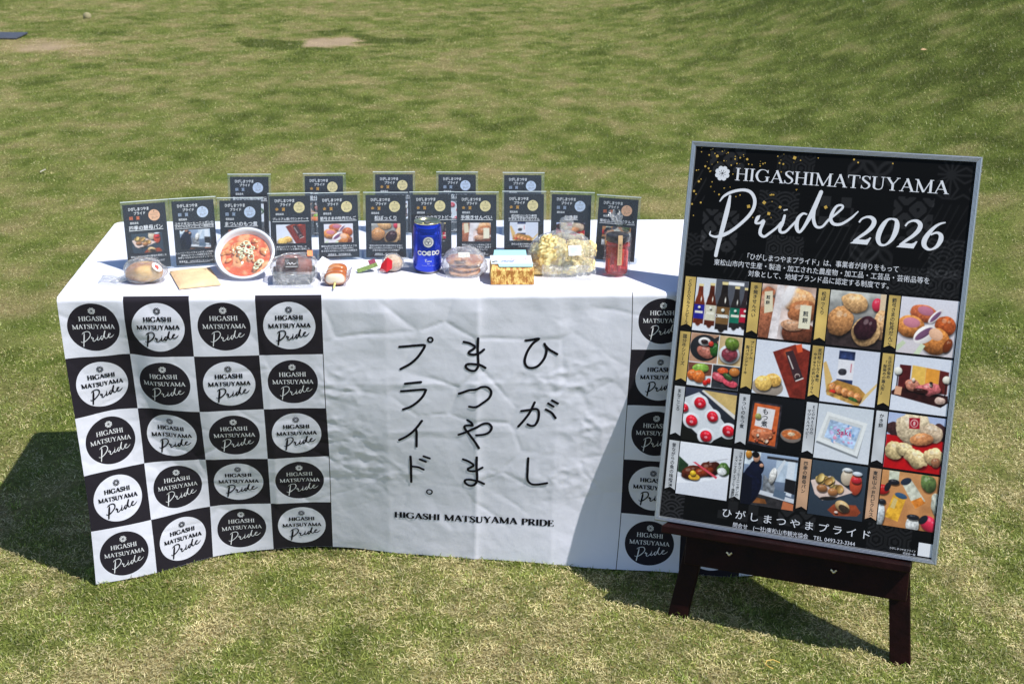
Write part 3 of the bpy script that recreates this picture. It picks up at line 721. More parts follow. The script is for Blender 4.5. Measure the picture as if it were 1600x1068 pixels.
def wrinkles(U, V):
    """height of the folds and creases, towards the viewer"""
    h = np.zeros_like(U)
    hang = np.clip(V / 0.04, 0, 1)
    w = lambda u, s: 0.006 * (fbm(V * 6, u * np.ones_like(V), 2, s) - 0.5)
    # fold lines left by the packing: ridges with a steeper right flank
    for u0, a, wl, wr in ((0.905, 0.0042, 0.026, 0.010), (0.70, 0.0014, 0.03, 0.02), (1.085, 0.0016, 0.03, 0.02), (0.435, 0.0018, 0.012, 0.018), (0.30, .0008, .02, .02), (1.3, 0.001, 0.02, 0.02)):
        d = U - u0 - w(u0 * 9, int(u0 * 100))
        h += a * np.where(d < 0, np.exp(d / wl), np.exp(-d / wr)) * (0.6 + 0.8 * fbm(V * 7, V * 0 + u0, 2, 77)) * hang
    for v0, a in ((0.222, 0.0018), (0.345, 0.0014), (0.465, 0.0017), (0.10, 0.0005)):
        d = V - v0 - 0.02 * (fbm(U * 5, U * 0 + v0 * 31, 3, int(v0 * 1000)) - 0.5)
        mod = np.clip(fbm(U * 8, U * 0 + v0 * 7, 3, 5) * 2.6 - 0.8, 0, 1.5)
        mid = 0.35 + 0.65 / (1 + np.exp(-(U - 0.5) * 30)) / (1 + np.exp((U - 1.25) * 30))
        h += a * np.exp(-np.abs(d) / 0.009) * mod * mid
        h -= a * 0.5 * np.exp(-np.abs(d - 0.018) / 0.012) * mod * mid
    # crumpled spots where fold lines cross
    for cu, cv, r, a in ((1.12, .215, .06, .0040), (1.18, .345, .05, .003), (1.10, .47, .06, .003), (.60, .22, .05, .0035), (.60, .345, .06, .003), (.64, .46, .06, .003), (.90, .22, .04, .002), (1.16, .33, .03, .003), (1.02, .20, .04, .002), (.93, .46, .04, .0015), (1.1, .08, .05, .0012)):
        g = np.exp(-(((U - cu) / (r * 1.5)) ** 2 + ((V - cv) / r) ** 2))
        rid = 1 - np.abs(2 * fbm(U * 19 + cu * 50 + 14 * V, V * 22 - 10 * U, 3, int(cu * 60 + cv * 90)) - 1) * 2.2
        h += 0.75 * a * g * rid
    # crisp polygonal creases of crumpled fabric
    RS = np.random.default_rng(11); sx_ = RS.uniform(-.1, 1.9, 150); sy_ = RS.uniform(-.1, .8, 150)
    d1 = np.full(U.shape, 9.0); d2 = np.full(U.shape, 9.0)
    Uw = U + .02 * (fbm(U * 9, V * 9, 2, 51) - .5); Vw = V + .02 * (fbm(U * 9 + 5, V * 9, 2, 52) - .5)
    for a_, b_ in zip(sx_, sy_):
        d = np.hypot(Uw - a_, (Vw - b_) * 1.25); m_ = d < d1
        d2 = np.where(m_, d1, np.minimum(d2, d)); d1 = np.where(m_, d, d1)
    mod = np.clip(fbm(U * 4.5, V * 4.5, 2, 57) * 2.4 - .7, 0.05, 1)
    h -= 0.0019 * np.exp(-(d2 - d1) / 0.010) * mod * hang * np.clip((0.66 - V) / .1, .3, 1)
    # soft waviness
    h += 0.0075 * (fbm(U * 3.3, V * 3.0, 2, 21) - 0.5) * hang
    rid = 1 - np.abs(2 * fbm(U * 6 + 4.5 * V, V * 6.5 - 4 * U, 3, 31) - 1)
    h += 0.0020 * (rid - 0.7) * hang
    h += 0.0009 * (fbm(U * 34, V * 34, 3, 41) - 0.5) * hang
    # diagonal pulls from the left corner
    q = (U * 0.75 + V * 0.35)
    h += 0.004 * np.sin(q * 62 + 1.2) * np.exp(-((U - 0.12) / 0.13) ** 2) * np.clip(V / 0.1, 0, 1) * np.clip(1.2 - V / 0.5, 0, 1)
    # the broad slanting fold on the left squares
    d = U - (0.160 + 0.20 * V)
    h += 0.010 * np.where(d < 0, np.exp(-(d / 0.040) ** 2), np.exp(-(d / 0.085) ** 2)) * np.clip(V / 0.05, 0, 1) * np.clip((0.46 - V) / 0.2, 0, 1)
    # short gathers just under the table edge
    h += 0.0016 * np.sin(U * 70 + 5 * fbm(U * 4, V * 4, 2, 3)) * np.exp(-V / 0.05) * hang
    return h
du = np.gradient(S, axis=1); dv = np.gradient(S, axis=0)
N = np.cross(dv, du); N /= np.linalg.norm(N, axis=2)[..., None]
if N[50, 200, 1] > 0: N = -N
S = S + N * wrinkles(UU, VV)[..., None]
ch = np.clip(1 - VV / 0.010, 0, 1) ** 2
S[..., 1] += 0.007 * ch; S[..., 2] = np.where(VV < 0.011, S[..., 2] - 0.0, S[..., 2])
S[..., 2] = np.maximum(S[..., 2], 0.006)

M_CLOTH = bpy.data.materials.new("printed polyester cloth"); M_CLOTH.use_nodes = True
nt = M_CLOTH.node_tree; bs = nt.nodes["Principled BSDF"]; bs.inputs["Roughness"].default_value = 0.75; bs.inputs["Specular IOR Level"].default_value = 0.25
bs.inputs["Sheen Weight"].default_value = 0.05
uvn = nt.nodes.new("ShaderNodeUVMap"); uvn.uv_map = "UVMap"
sep = nt.nodes.new("ShaderNodeSeparateXYZ"); nt.links.new(uvn.outputs[0], sep.inputs[0])
def mth(op, a, b=None, c=None):
    n = nt.nodes.new("ShaderNodeMath"); n.operation = op
    for i, v in enumerate((a, b, c)):
        if v is None: continue
        if isinstance(v, (int, float)): n.inputs[i].default_value = v
        else: nt.links.new(v, n.inputs[i])
    return n.outputs[0]
u_, v_ = sep.outputs[0], sep.outputs[1]
right = mth('GREATER_THAN', u_, 0.9)
u2 = mth('SUBTRACT', u_, mth('MULTIPLY', right, 1.2476))              # right block restarts its own squares
cu = mth('DIVIDE', u2, 0.14); cv = mth('DIVIDE', v_, 0.14)
fu = mth('FLOOR', cu); fv = mth('FLOOR', cv)
par = mth('MODULO', mth('ADD', mth('ADD', fu, fv), 20.0), 2.0)        # 0 white square, 1 black
lu = mth('SUBTRACT', mth('SUBTRACT', cu, fu), 0.5); lv = mth('SUBTRACT', mth('SUBTRACT', cv, fv), 0.5)
rad = mth('SQRT', mth('ADD', mth('MULTIPLY', lu, lu), mth('MULTIPLY', lv, lv)))
disc = mth('LESS_THAN', rad, 0.402)
blk = mth('ABSOLUTE', mth('SUBTRACT', par, disc))                     # disc inverts the square
inb = mth('MULTIPLY', mth('GREATER_THAN', u2, 0.0), mth('LESS_THAN', u2, 0.56))
front = mth('GREATER_THAN', v_, 0.0001)
line1 = mth('LESS_THAN', mth('ABSOLUTE', mth('SUBTRACT', u_, 0.5607)), 0.0009)
line2 = mth('LESS_THAN', mth('ABSOLUTE', mth('SUBTRACT', u_, 1.2470)), 0.0009)
ink = mth('MULTIPLY', front, mth('MAXIMUM', mth('MULTIPLY', blk, inb), mth('MAXIMUM', line1, line2)))
mixc = nt.nodes.new("ShaderNodeMix"); mixc.data_type = 'RGBA'
nt.links.new(ink, mixc.inputs[0]); mixc.inputs[6].default_value = (0.745, 0.750, 0.845, 1); mixc.inputs[7].default_value = (0.014, 0.011, 0.018, 1)
nt.links.new(mixc.outputs[2], bs.inputs["Base Color"])
tc = nt.nodes.new("ShaderNodeTexCoord"); no = nt.nodes.new("ShaderNodeTexNoise"); no.inputs["Scale"].default_value = 45; no.inputs["Detail"].default_value = 6
nt.links.new(tc.outputs["Object"], no.inputs["Vector"])
wv = nt.nodes.new("ShaderNodeTexNoise"); wv.inputs["Scale"].default_value = 900; nt.links.new(tc.outputs["Object"], wv.inputs["Vector"])
bp0 = nt.nodes.new("ShaderNodeBump"); bp0.inputs["Distance"].default_value = 0.0008; nt.links.new(no.outputs["Fac"], bp0.inputs["Height"])
bp = nt.nodes.new("ShaderNodeBump"); bp.inputs["Distance"].default_value = 0.00025; nt.links.new(wv.outputs["Fac"], bp.inputs["Height"])
nt.links.new(bp0.outputs[0], bp.inputs["Normal"]); nt.links.new(bp.outputs[0], bs.inputs["Normal"])

cl = thing("tablecloth", (TW / 2, TD / 2, 0), "white tablecloth printed with black and white squares, round emblems and large Japanese lettering", "tablecloth")
OFF = np.array([TW / 2, TD / 2, 0])
Vp = [S.reshape(-1, 3)]; Fp = [grid_faces(NU, NV)]; Up = [np.stack([UU.ravel(), VV.ravel() + 0.0002], 1)]; nv0 = NU * NV
# top sheet, sides and back flap
nt_ = 60
tq = np.linspace(0, 1, nt_)[:, None]
front_row = S[0]
bk = np.stack([front_row[:, 0], np.full(NU, TD + .003), np.full(NU, 0.7015)], 1)
# rounded back corners
rc = 0.02
for e, sgn in ((0, 1), (-1, -1)):
    d = np.abs(bk[:, 0] - bk[e, 0]); q = np.clip(1 - d / rc, 0, 1); bk[:, 1] -= rc * (1 - np.sqrt(1 - q ** 2)) * 0.9
top = front_row[None] * (1 - tq[..., None]) + bk[None] * tq[..., None]
top[..., 2] = 0.7022 + 0.0011 * fbm(top[..., 0] * 5, top[..., 1] * 7, 3, 61) - 0.001
rid = 1 - np.abs(2 * fbm(top[..., 0] * 4, top[..., 1] * 5, 3, 66) - 1); top[..., 2] += 0.0012 * np.clip(rid - .8, 0, 1) * 5 * .4
top[0] = front_row; top[-1, :, 2] = 0.700
for ridx in (0.33, 0.66): top[..., 2] += 0.0008 * np.exp(-np.abs(tq * TD - ridx * TD) / 0.006) * (np.arange(nt_)[:, None] > 1)
top[0] = front_row
Vp.append(top.reshape(-1, 3)); Fp.append(grid_faces(NU, nt_)[:, ::-1] + nv0); Up.append(np.zeros((NU * nt_, 2)) - 0.5); nv0 += NU * nt_
def panel(edge_a, edge_b, n, amp, seed, flip=False):
    """hanging sheet between two vertical edges (rows down)"""
    global nv0
    q = np.linspace(0, 1, n)
    P = edge_a[:, None] * (1 - q)[None, :, None] + edge_b[:, None] * q[None, :, None]
    k = np.linspace(0, 1, P.shape[0])[:, None]
    d = (edge_b[0] - edge_a[0]); nn = np.array([d[1], -d[0], 0]); nn /= np.linalg.norm(nn)
    wv_ = np.sin(q[None] * 11 + seed) * np.sin(q[None] * math.pi) * amp * k
    P = P + wv_[..., None] * nn
    P[..., 2] = np.maximum(P[..., 2], 0.006)
    F = grid_faces(n, P.shape[0]) + nv0
    Vp.append(P.reshape(-1, 3)); Fp.append(F); Up.append(np.zeros((P.shape[0] * n, 2)) - 0.5); nv0 += P.shape[0] * n
rows = np.arange(0, NV, 4)
def back_edge(x, zmin, flare=0.0):
    zz = 0.70 - (0.70 - zmin) * np.linspace(0, 1, len(rows)); f = np.linspace(0, 1, len(rows))
    return np.stack([np.full(len(rows), x) + flare * f, TD + 0.003 + 0.0 * f - 0.018 * (f < 0.02), zz], 1)
panel(S[rows, 0], back_edge(S[0, 0, 0], 0.01, -0.012), 60, 0.02, 0.4)
panel(back_edge(S[0, -1, 0], 0.01, 0.012), S[rows, -1], 60, 0.02, 1.7)
panel(back_edge(S[0, 0, 0], 0.01, -0.012), back_edge(S[0, -1, 0], 0.01, 0.012), 120, 0.02, 2.7)
sheet = add("cloth_sheet", make_mesh("cloth_sheet", np.vstack(Vp) - OFF, np.vstack(Fp), True, uvs=np.vstack(Up)), M_CLOTH, cl)

def cloth_fn(x, y, h):
    """x across, y DOWN the front; h lift"""
    fu = np.clip(x / TW * (NU - 1), 0, NU - 1.001); fv = np.clip(y / 0.7 * (NV - 1), 0, NV - 1.001)
    i = fu.astype(int); j = fv.astype(int); a = (fu - i)[:, None]; b = (fv - j)[:, None]
    P = (S[j, i] * (1 - a) + S[j, i + 1] * a) * (1 - b) + (S[j + 1, i] * (1 - a) + S[j + 1, i + 1] * a) * b
    n = np.cross(S[j + 1, i] - S[j, i], S[j, i + 1] - S[j, i]); n /= np.linalg.norm(n, axis=1)[:, None]
    n *= -np.sign(n[:, 1:2])
    return P + n * (0.0007 + h)[:, None] - OFF

banner = [stroke(np.array(s), 0.0059, 0.004) for s in BANNER]
for i_, b_ in enumerate(banner): banner[i_] = (b_[0], b_[1], b_[2] + (i_ % 2) * 1.2)
banner.append(ring2d(BRING[0][0], BRING[0][1], .0054, .0056, .0042)); banner.append(ring2d(BRING[1][0], BRING[1][1], .0064, .0064, .0034))
for ids, ch_ in (((0, 24), "PU"), ((1, 2), "RA"), ((3, 4), "I"), ((5, 6, 7, 8), "DO"), ((25,), "stop"), ((9, 10), "upper MA"), ((11,), "TSU"), ((12, 13), "YA"), ((14, 15), "lower MA"), ((16, 17), "HI"), ((18, 19, 20, 21, 22), "GA"), ((23,), "SHI")):
    lay([banner[i] for i in ids], cloth_fn, "banner_character", M_BLACK_PRINT, cl, label="large handwritten Japanese character " + ch_ if ch_ != "stop" else "ring shaped full stop")
(x0, y0), (x1, y1) = BLINE
bl = serif_text("HIGASHI MATSUYAMA PRIDE", 0.0166, x0, 0, x1 - x0, wt=(.23, .10), step=.004)
bl = [(np.stack([v[:, 0], y0 + (y1 - y0) * (v[:, 0] - x0) / (x1 - x0) - v[:, 1]], 1), f, h) for v, f, h in bl]
lay(bl, cloth_fn, "banner_lettering", M_BLACK_PRINT, cl, label="bold roman line HIGASHI MATSUYAMA PRIDE")

# handwritten Pride, normalised from the poster: origin at its centre, height 1, y up
PA = [np.array(s) for s in PRIDE]
allp = np.vstack(PA); pc = (allp.max(0) + allp.min(0)) / 2; ph = allp[:, 1].max() - allp[:, 1].min()
PRN = [np.stack([(s[:, 0] - pc[0]) / ph, -(s[:, 1] - pc[1]) / ph, s[:, 2] / ph], 1) for s in PA]
def logo(cx, cy, dark=False):
    wt = (.24, .13) if dark else (.14, .065)
    P = []
    P += serif_text("HIGASHI", 0.0108, cx, 0.0150, 0.0610, align='C', step=.004, wt=wt)
    P += serif_text("MATSUYAMA", 0.0103, cx, -0.0035, 0.0920, align='C', step=.004, wt=wt)
    P = [(v, f, h) for v, f, h in P]
    P += small_flower(cx, 0.0385, 0.0082)
    for s in PRN:
        q = s.copy(); q[:, 0] = q[:, 0] * 0.036 + cx + 0.006; q[:, 1] = q[:, 1] * 0.036 - 0.0265; q[:, 2] *= 0.060 if dark else 0.034
        P.append(stroke(q, step=0.0025, cap=True))
    return [(np.stack([v[:, 0], cy - v[:, 1]], 1), f, h) for v, f, h in P]
for blk_ in (0, 1):
    for c_ in range(4):
        for r_ in range(5):
            black_disc = (c_ + r_) % 2 == 0
            lay(logo(blk_ * 1.2476 + (c_ + .5) * .14, (r_ + .5) * .14, not black_disc), cloth_fn, "printed_emblem", M_WHITE_PRINT if black_disc else M_BLACK_PRINT, cl)
# ------------------------------------------------------------------ pictures printed on the poster and the cards
class Pic:
    """small painter: colours are 0-255, coordinates 0..1 with y down"""
    def __init__(self, bg, w=80, h=80, x0=0, y0=0, x1=1, y1=1):
        self.X, self.Y = np.meshgrid(np.linspace(x0, x1, w), np.linspace(y0, y1, h))
        self.I = np.ones((h, w, 3)) * np.array(bg, float); self.e = 1.2 * (x1 - x0) / w
    def mix(self, m, c):
        m = np.clip(m, 0, 1)[..., None]; self.I = self.I * (1 - m) + np.asarray(c, float) * m
    def ell(self, cx, cy, rx, ry, col, ang=0, shade=0.25, soft=None, n=0.0, s=1):
        a = math.radians(ang); dx = self.X - cx; dy = self.Y - cy
        p = (dx * math.cos(a) + dy * math.sin(a)) / rx; q = (-dx * math.sin(a) + dy * math.cos(a)) / ry
        r = np.sqrt(p * p + q * q)
        if n: r = r + n * (fbm(self.X * 9 + s, self.Y * 9, 2, s) - 0.5)
        m = (1 - r) * min(rx, ry) / (soft or self.e) + 0.5
        if shade >= .2 and not soft:                       # contact shadow in the printed picture
            p2 = ((dx - .012) * math.cos(a) + (dy - .028) * math.sin(a)) / rx; q2 = (-(dx - .012) * math.sin(a) + (dy - .028) * math.cos(a)) / ry
            self.I = self.I * (1 - 0.55 * np.clip((1.12 - np.sqrt(p2 * p2 + q2 * q2)) * 4, 0, 1))[..., None]
        g = 1 - shade * (p * 0.3 + q) - shade * 0.5 * r ** 2
        if n: g = g * (1 + 0.5 * (fbm(self.X * 30, self.Y * 30, 2, s + 3) - 0.5))
        self.mix(m, np.array(col, float) * g[..., None])
        if shade >= .2 and not soft and min(rx, ry) > .035:  # gloss
            for hx, hy, hs in ((-.3, -.45, .05), (.15, -.55, .018)):
                self.mix(np.clip(m, 0, 1) * np.clip(1.6 - ((p - hx) ** 2 + (q - hy) ** 2) / hs, 0, 1) * .28, (250, 246, 238))
    def poly(self, P, col, n=0.0, s=1):
        m = np.full(self.X.shape, 1e9)
        P = np.array(P, float); c = P.mean(0)
        for i in range(len(P)):
            a = P[i]; b = P[(i + 1) % len(P)]; d = b - a; nn = np.array([-d[1], d[0]]) / (np.linalg.norm(d) + 1e-9)
            if (c - a) @ nn < 0: nn = -nn
            m = np.minimum(m, (self.X - a[0]) * nn[0] + (self.Y - a[1]) * nn[1])
        g = 1 + n * 2 * (fbm(self.X * 14 + s, self.Y * 14, 3, s) - 0.5)
        self.mix(m / self.e + 0.5, np.array(col, float) * g[..., None])
    def grad(self, c0, c1, vert=True):
        t = (self.Y if vert else self.X)[..., None]; self.I = np.array(c0, float) * (1 - t) + np.array(c1, float) * t
    def grain(self, a, sc=30, s=0): self.I = self.I * (1 + a * 2 * (fbm(self.X * sc, self.Y * sc, 2, s) - 0.5))[..., None]
    def spots(self, n, x0, x1, y0, y1, r0, r1, cols, seed=1, shade=0.3):
        R = random.Random(seed)
        for _ in range(n):
            self.ell(R.uniform(x0, x1), R.uniform(y0, y1), R.uniform(r0, r1), R.uniform(r0, r1) * .8, R.choice(cols), R.uniform(0, 180), shade)
    def glass(self, x, y, w, h, body, label, cap=(225, 205, 150)):
        self.ell(x, y + h * .62, w * .5, h * .42, body, 0, .1); self.poly([(x - w * .5, y + h * .45), (x + w * .5, y + h * .45), (x + w * .5, y + h * .98), (x - w * .5, y + h * .98)], body, .2)
        self.poly([(x - w * .2, y), (x + w * .2, y), (x + w * .3, y + h * .35), (x - w * .3, y + h * .35)], body, .3)
        self.poly([(x - w * .24, y - h * .02), (x + w * .24, y - h * .02), (x + w * .22, y + h * .04), (x - w * .22, y + h * .04)], cap)
        self.poly([(x - w * .5, y + h * .5), (x + w * .5, y + h * .5), (x + w * .5, y + h * .86), (x - w * .5, y + h * .86)], label, .1)
        self.ell(x, y + h * .57, w * .13, w * .13, (225, 225, 215)); self.poly([(x - w * .38, y + h * .66), (x + w * .38, y + h * .66), (x + w * .38, y + h * .72), (x - w * .38, y + h * .72)], (225, 220, 205))
        self.ell(x + w * .12, y + h * .36, w * .05, h * .06, (240, 235, 225), 0, 0)

def picture(k, w=80, h=80, crop=(0, 0, 1, 1)):
    P = Pic((225, 228, 236), w, h, *crop)
    if k == 0:
        P.grad((205, 208, 214), (222, 225, 235)); P.poly([(.38, 0), (1, 0), (1, .62), (.38, .5)], (88, 90, 98)); P.poly([(.62, .03), (.92, .03), (.92, .09), (.62, .09)], (230, 230, 235))
        for x, y, w_, h_, b, l in ((.1, .13, .2, .75, (110, 50, 30), (45, 45, 140)), (.32, .1, .2, .8, (90, 42, 26), (205, 200, 180)), (.80, .12, .2, .78, (48, 44, 44), (30, 110, 90)), (.985, .13, .2, .74, (50, 40, 42), (170, 35, 60)), (.56, .06, .25, .9, (42, 36, 34), (120, 92, 58))):
            P.glass(x, y, w_, h_, b, l)
    elif k == 1:
        P.grad((196, 168, 155), (205, 190, 188)); P.grain(.25, 6, 2); P.ell(.1, .55, .22, .5, (165, 105, 78), 0, .2, n=.4); P.poly([(.28, 0), (.42, 0), (.36, 1), (.2, 1)], (222, 212, 212), .15)
        P.ell(.72, .28, .3, .22, (214, 160, 115), 10, .3, n=.3); P.ell(.80, .45, .28, .2, (172, 112, 76), -10, .3, n=.3, s=4); P.ell(.75, .85, .32, .22, (112, 66, 48), 0, .3, n=.2, s=7); P.ell(.62, .72, .2, .1, (196, 150, 120), 0, .2, n=.4)
        P.poly([(.05, .15), (.2, .12), (.24, .5), (.08, .55)], (216, 204, 176)); P.poly([(.74, .33), (.95, .33), (.95, .76), (.74, .76)], (224, 216, 190)); P.ell(.5, .15, .1, .3, (235, 228, 228), 20, .1, soft=.06)
    elif k == 2:
        P.grad((190, 190, 185), (62, 58, 60)); P.grain(.25, 8, 3); P.poly([(0, .62), (1, .62), (1, 1), (0, 1)], (60, 50, 50), .3); P.ell(.85, .2, .09, .12, (205, 60, 85)); P.poly([(.9, 0), (1, 0), (1, .5), (.9, .5)], (215, 190, 160))
        P.ell(.45, .2, .24, .17, (214, 168, 120), 10, .3, n=.25); P.ell(.22, .56, .23, .27, (192, 138, 92), 20, .35, n=.25, s=4); P.ell(.98, .55, .16, .26, (205, 160, 118), 0, .3, n=.25, s=6)
        P.ell(.70, .70, .25, .27, (205, 165, 120), 35, .25, n=.1); P.ell(.68, .64, .18, .24, (62, 36, 44), 30, .25, n=.2, s=8)
    elif k == 3:
        P.grad((214, 212, 222), (205, 196, 200)); P.ell(.42, .27, .25, .15, (196, 108, 72), 10, .3, n=.12); P.ell(.44, .22, .14, .08, (186, 120, 140), 10, .1); P.ell(.2, .52, .25, .2, (214, 140, 80), 5, .4, n=.1); P.ell(.22, .45, .15, .09, (200, 130, 145), 5, .1)
        P.ell(.80, .46, .18, .18, (178, 92, 50), 20, .3, n=.1); P.ell(.62, .30, .17, .06, (235, 225, 225), -50, .1); P.ell(.62, .31, .13, .035, (120, 88, 118), -50, .1)
        P.ell(.66, .74, .26, .24, (206, 132, 72), 15, .4, n=.08); P.ell(.47, .64, .22, .14, (240, 232, 230), -40, .15); P.ell(.45, .63, .18, .06, (118, 84, 112), -40, .1); P.ell(.66, .62, .13, .1, (230, 180, 150), 30, .1)
        P.ell(.88, .80, .07, .13, (120, 60, 30), 20, .2); P.poly([(.1, .78), (.16, .82), (.02, .98), (-.02, .9)], (190, 200, 170)); P.poly([(.42, .8), (.5, .84), (.38, 1.05), (.28, 1.05)], (200, 212, 182))
    elif k == 4:
        P.poly([(0, 0), (.55, 0), (.55, .55), (0, .55)], (178, 140, 116), .15); P.ell(.28, .27, .28, .25, (44, 46, 50), 0, .1); P.poly([(.45, .08), (.62, -.03), (.64, 0), (.5, .14)], (50, 50, 52)); P.ell(.3, .34, .17, .11, (176, 112, 98), 20, .25, n=.2); P.ell(.27, .15, .12, .08, (222, 218, 218)); P.ell(.27, .15, .07, .04, (50, 36, 36)); P.ell(.48, .28, .09, .12, (52, 96, 44), 0, .3, n=.3); P.ell(.4, .18, .05, .05, (196, 60, 46))
        P.poly([(.56, 0), (1, 0), (1, .55), (.56, .55)], (196, 170, 130), .1); P.ell(.77, .34, .2, .18, (205, 208, 212)); P.ell(.77, .34, .15, .13, (132, 62, 74), 0, .2, n=.4); P.ell(.8, .14, .13, .12, (98, 122, 52), 0, .3, n=.4)
        P.poly([(0, .56), (.47, .56), (.47, 1), (0, 1)], (120, 78, 62), .2); P.poly([(0, .85), (.47, .78), (.47, 1), (0, 1)], (205, 210, 216)); P.ell(.24, .65, .15, .09, (140, 178, 80), 0, .3, n=.5); P.ell(.1, .8, .1, .1, (200, 110, 56), 0, .3, n=.2); P.ell(.23, .82, .12, .12, (210, 116, 58), 0, .3, n=.2); P.ell(.36, .92, .05, .05, (205, 44, 36)); P.ell(.43, .88, .05, .05, (205, 44, 36))
        P.poly([(.48, .56), (1, .56), (1, 1), (.48, 1)], (56, 58, 62), .3); P.ell(.68, .66, .1, .06, (214, 92, 50), 0, .2, n=.3); P.ell(.9, .66, .1, .08, (190, 120, 60)); P.ell(.6, .79, .14, .07, (206, 96, 108), 20, .2, n=.5); P.ell(.84, .88, .15, .07, (210, 84, 100), 10, .2, n=.5); P.ell(.78, .76, .1, .05, (60, 92, 50), 30, .2)
        P.poly([(.545, 0), (.56, 0), (.56, .56), (.545, .56)], (225, 225, 225)); P.poly([(0, .548), (1, .548), (1, .562), (0, .562)], (225, 225, 225)); P.poly([(.465, .56), (.48, .56), (.48, 1), (.465, 1)], (225, 225, 225))
    elif k == 5:
        P.grad((208, 212, 224), (214, 218, 228)); P.poly([(.32, .2), (.72, .02), (1.02, .12), (1.02, 1.02), (.72, 1.02)], (120, 48, 38), .25); P.ell(.62, .2, .1, .08, (176, 84, 56), 0, .1, soft=.05); P.poly([(.55, .18), (.69, .13), (.93, .62), (.78, .7)], (66, 46, 50)); P.poly([(.73, .03), (.84, .0), (.87, .14), (.78, .17)], (214, 92, 56))
        P.ell(.82, .6, .05, .05, (196, 178, 170)); P.ell(.82, .6, .037, .037, (66, 46, 50)); P.poly([(.60, .24), (.62, .235), (.74, .47), (.72, .48)], (200, 190, 186)); P.poly([(.79, .68), (.93, .61), (.94, .63), (.80, .70)], (220, 214, 210))
        P.ell(.28, .86, .3, .18, (160, 148, 138), 0, .1); P.ell(.38, .72, .15, .12, (224, 176, 96), 10, .2, n=.1); P.ell(.2, .8, .16, .14, (232, 190, 108), 5, .2, n=.1)
    elif k == 6:
        P.grad((200, 204, 218), (206, 210, 224)); P.poly([(.27, .04), (.56, .04), (.56, .2), (.27, .2)], (50, 62, 98), .6); P.poly([(.27, .2), (.56, .2), (.56, .56), (.27, .56)], (220, 218, 224)); P.ell(.36, .42, .07, .06, (60, 60, 66), 0, .1, n=.6); P.poly([(.5, .26), (.52, .26), (.52, .42), (.5, .42)], (196, 120, 130)); P.poly([(.27, .56), (.56, .56), (.56, .66), (.27, .66)], (44, 54, 86), .5)
        P.poly([(0, .3), (.05, .26), (.2, .58), (.1, .78)], (208, 172, 112)); P.poly([(.12, .68), (.28, .58), (.68, .66), (.82, .78), (.72, 1.0), (.1, .82)], (176, 132, 70), .2)
        for i in range(5): P.ell(.22 + i * .115, .72 + i * .035, .068, .085, (206, 138, 88), -25, .35, n=.15, s=i)
        P.ell(.22, .8, .06, .035, (205, 60, 50)); P.ell(.6, .9, .09, .035, (62, 100, 52), 15, .2, n=.3); P.poly([(.1, .79), (.72, .96), (.7, 1.02), (.12, .87)], (186, 148, 86), .4); P.poly([(.8, .8), (1, .56), (1, .62), (.74, .98)], (214, 184, 130))
    elif k == 7:
        P.grad((208, 212, 224), (212, 216, 228)); P.poly([(.1, .17), (.3, .17), (.3, .62), (.1, .62)], (86, 32, 34), .15); P.poly([(.32, .16), (.56, .18), (.56, .62), (.32, .62)], (226, 180, 92), .08); P.poly([(.56, .18), (.8, .2), (.8, .62), (.56, .62)], (224, 152, 66), .08); P.poly([(.8, .2), (.96, .22), (.96, .62), (.8, .62)], (96, 40, 36), .15)
        P.poly([(0, .66), (.1, .58), (.98, .64), (1, .76), (.88, .86), (0, .72)], (54, 26, 26), .3); P.ell(.08, .29, .07, .07, (225, 222, 212)); P.poly([(.07, .36), (.09, .36), (.09, .66), (.07, .66)], (40, 30, 30)); P.ell(.93, .36, .07, .07, (225, 220, 205)); P.poly([(.92, .42), (.94, .42), (.94, .68), (.92, .68)], (40, 30, 30))
        P.ell(.34, .52, .13, .1, (196, 130, 110), 0, .3, n=.6); P.ell(.66, .56, .2, .1, (198, 110, 112), 0, .3, n=.7, s=5); P.ell(.36, .42, .03, .035, (225, 205, 190)); P.ell(.67, .47, .03, .035, (225, 205, 190)); P.ell(.67, .44, .03, .02, (40, 30, 30)); P.ell(.86, .74, .09, .07, (222, 190, 176), 0, .3, n=.4); P.poly([(.06, .56), (.18, .57), (.17, .72), (.05, .71)], (214, 160, 130)); P.ell(.5, .6, .12, .04, (60, 30, 26), 0, .2, n=.6, s=9)
    elif k == 8:
        P.grad((62, 66, 84), (22, 24, 22)); P.poly([(.34, .02), (1.0, .05), (1.0, .42)], (196, 168, 112), .1); P.poly([(.31, .04), (.35, .02), (1.0, .42), (1.0, .5)], (214, 208, 202)); P.poly([(0, .2), (.28, .06), (.34, .12), (1.0, .56), (1.0, .7), (.52, 1.02), (-.02, .62)], (202, 206, 212))
        P.poly([(0, .72), (.46, 1.02), (0, 1.02)], (26, 26, 22)); P.poly([(.7, 1.02), (1.02, .8), (1.02, 1.02)], (26, 28, 24))
        for x, y, r in ((.0, .4, .13), (.3, .27, .17), (.17, .62, .17), (.57, .5, .16), (.9, .73, .17), (.48, .88, .17)): P.ell(x, y, r, r * .9, (218, 220, 226), 0, .1); P.ell(x, y, r * .68, r * .62, (206, 34, 52), 20, .3, n=.1); P.ell(x, y + .02, r * .2, r * .16, (232, 150, 160), 0, 0, n=.8)
    elif k == 9:
        P.grad((24, 24, 28), (14, 14, 16)); P.poly([(.04, .1), (.6, .12), (.58, .94), (.02, .9)], (54, 50, 56), .5); P.poly([(.08, .14), (.56, .16), (.54, .9), (.04, .86)], (192, 96, 52), .2); P.poly([(.14, .2), (.48, .22), (.45, .6), (.12, .56)], (216, 212, 214), .05)
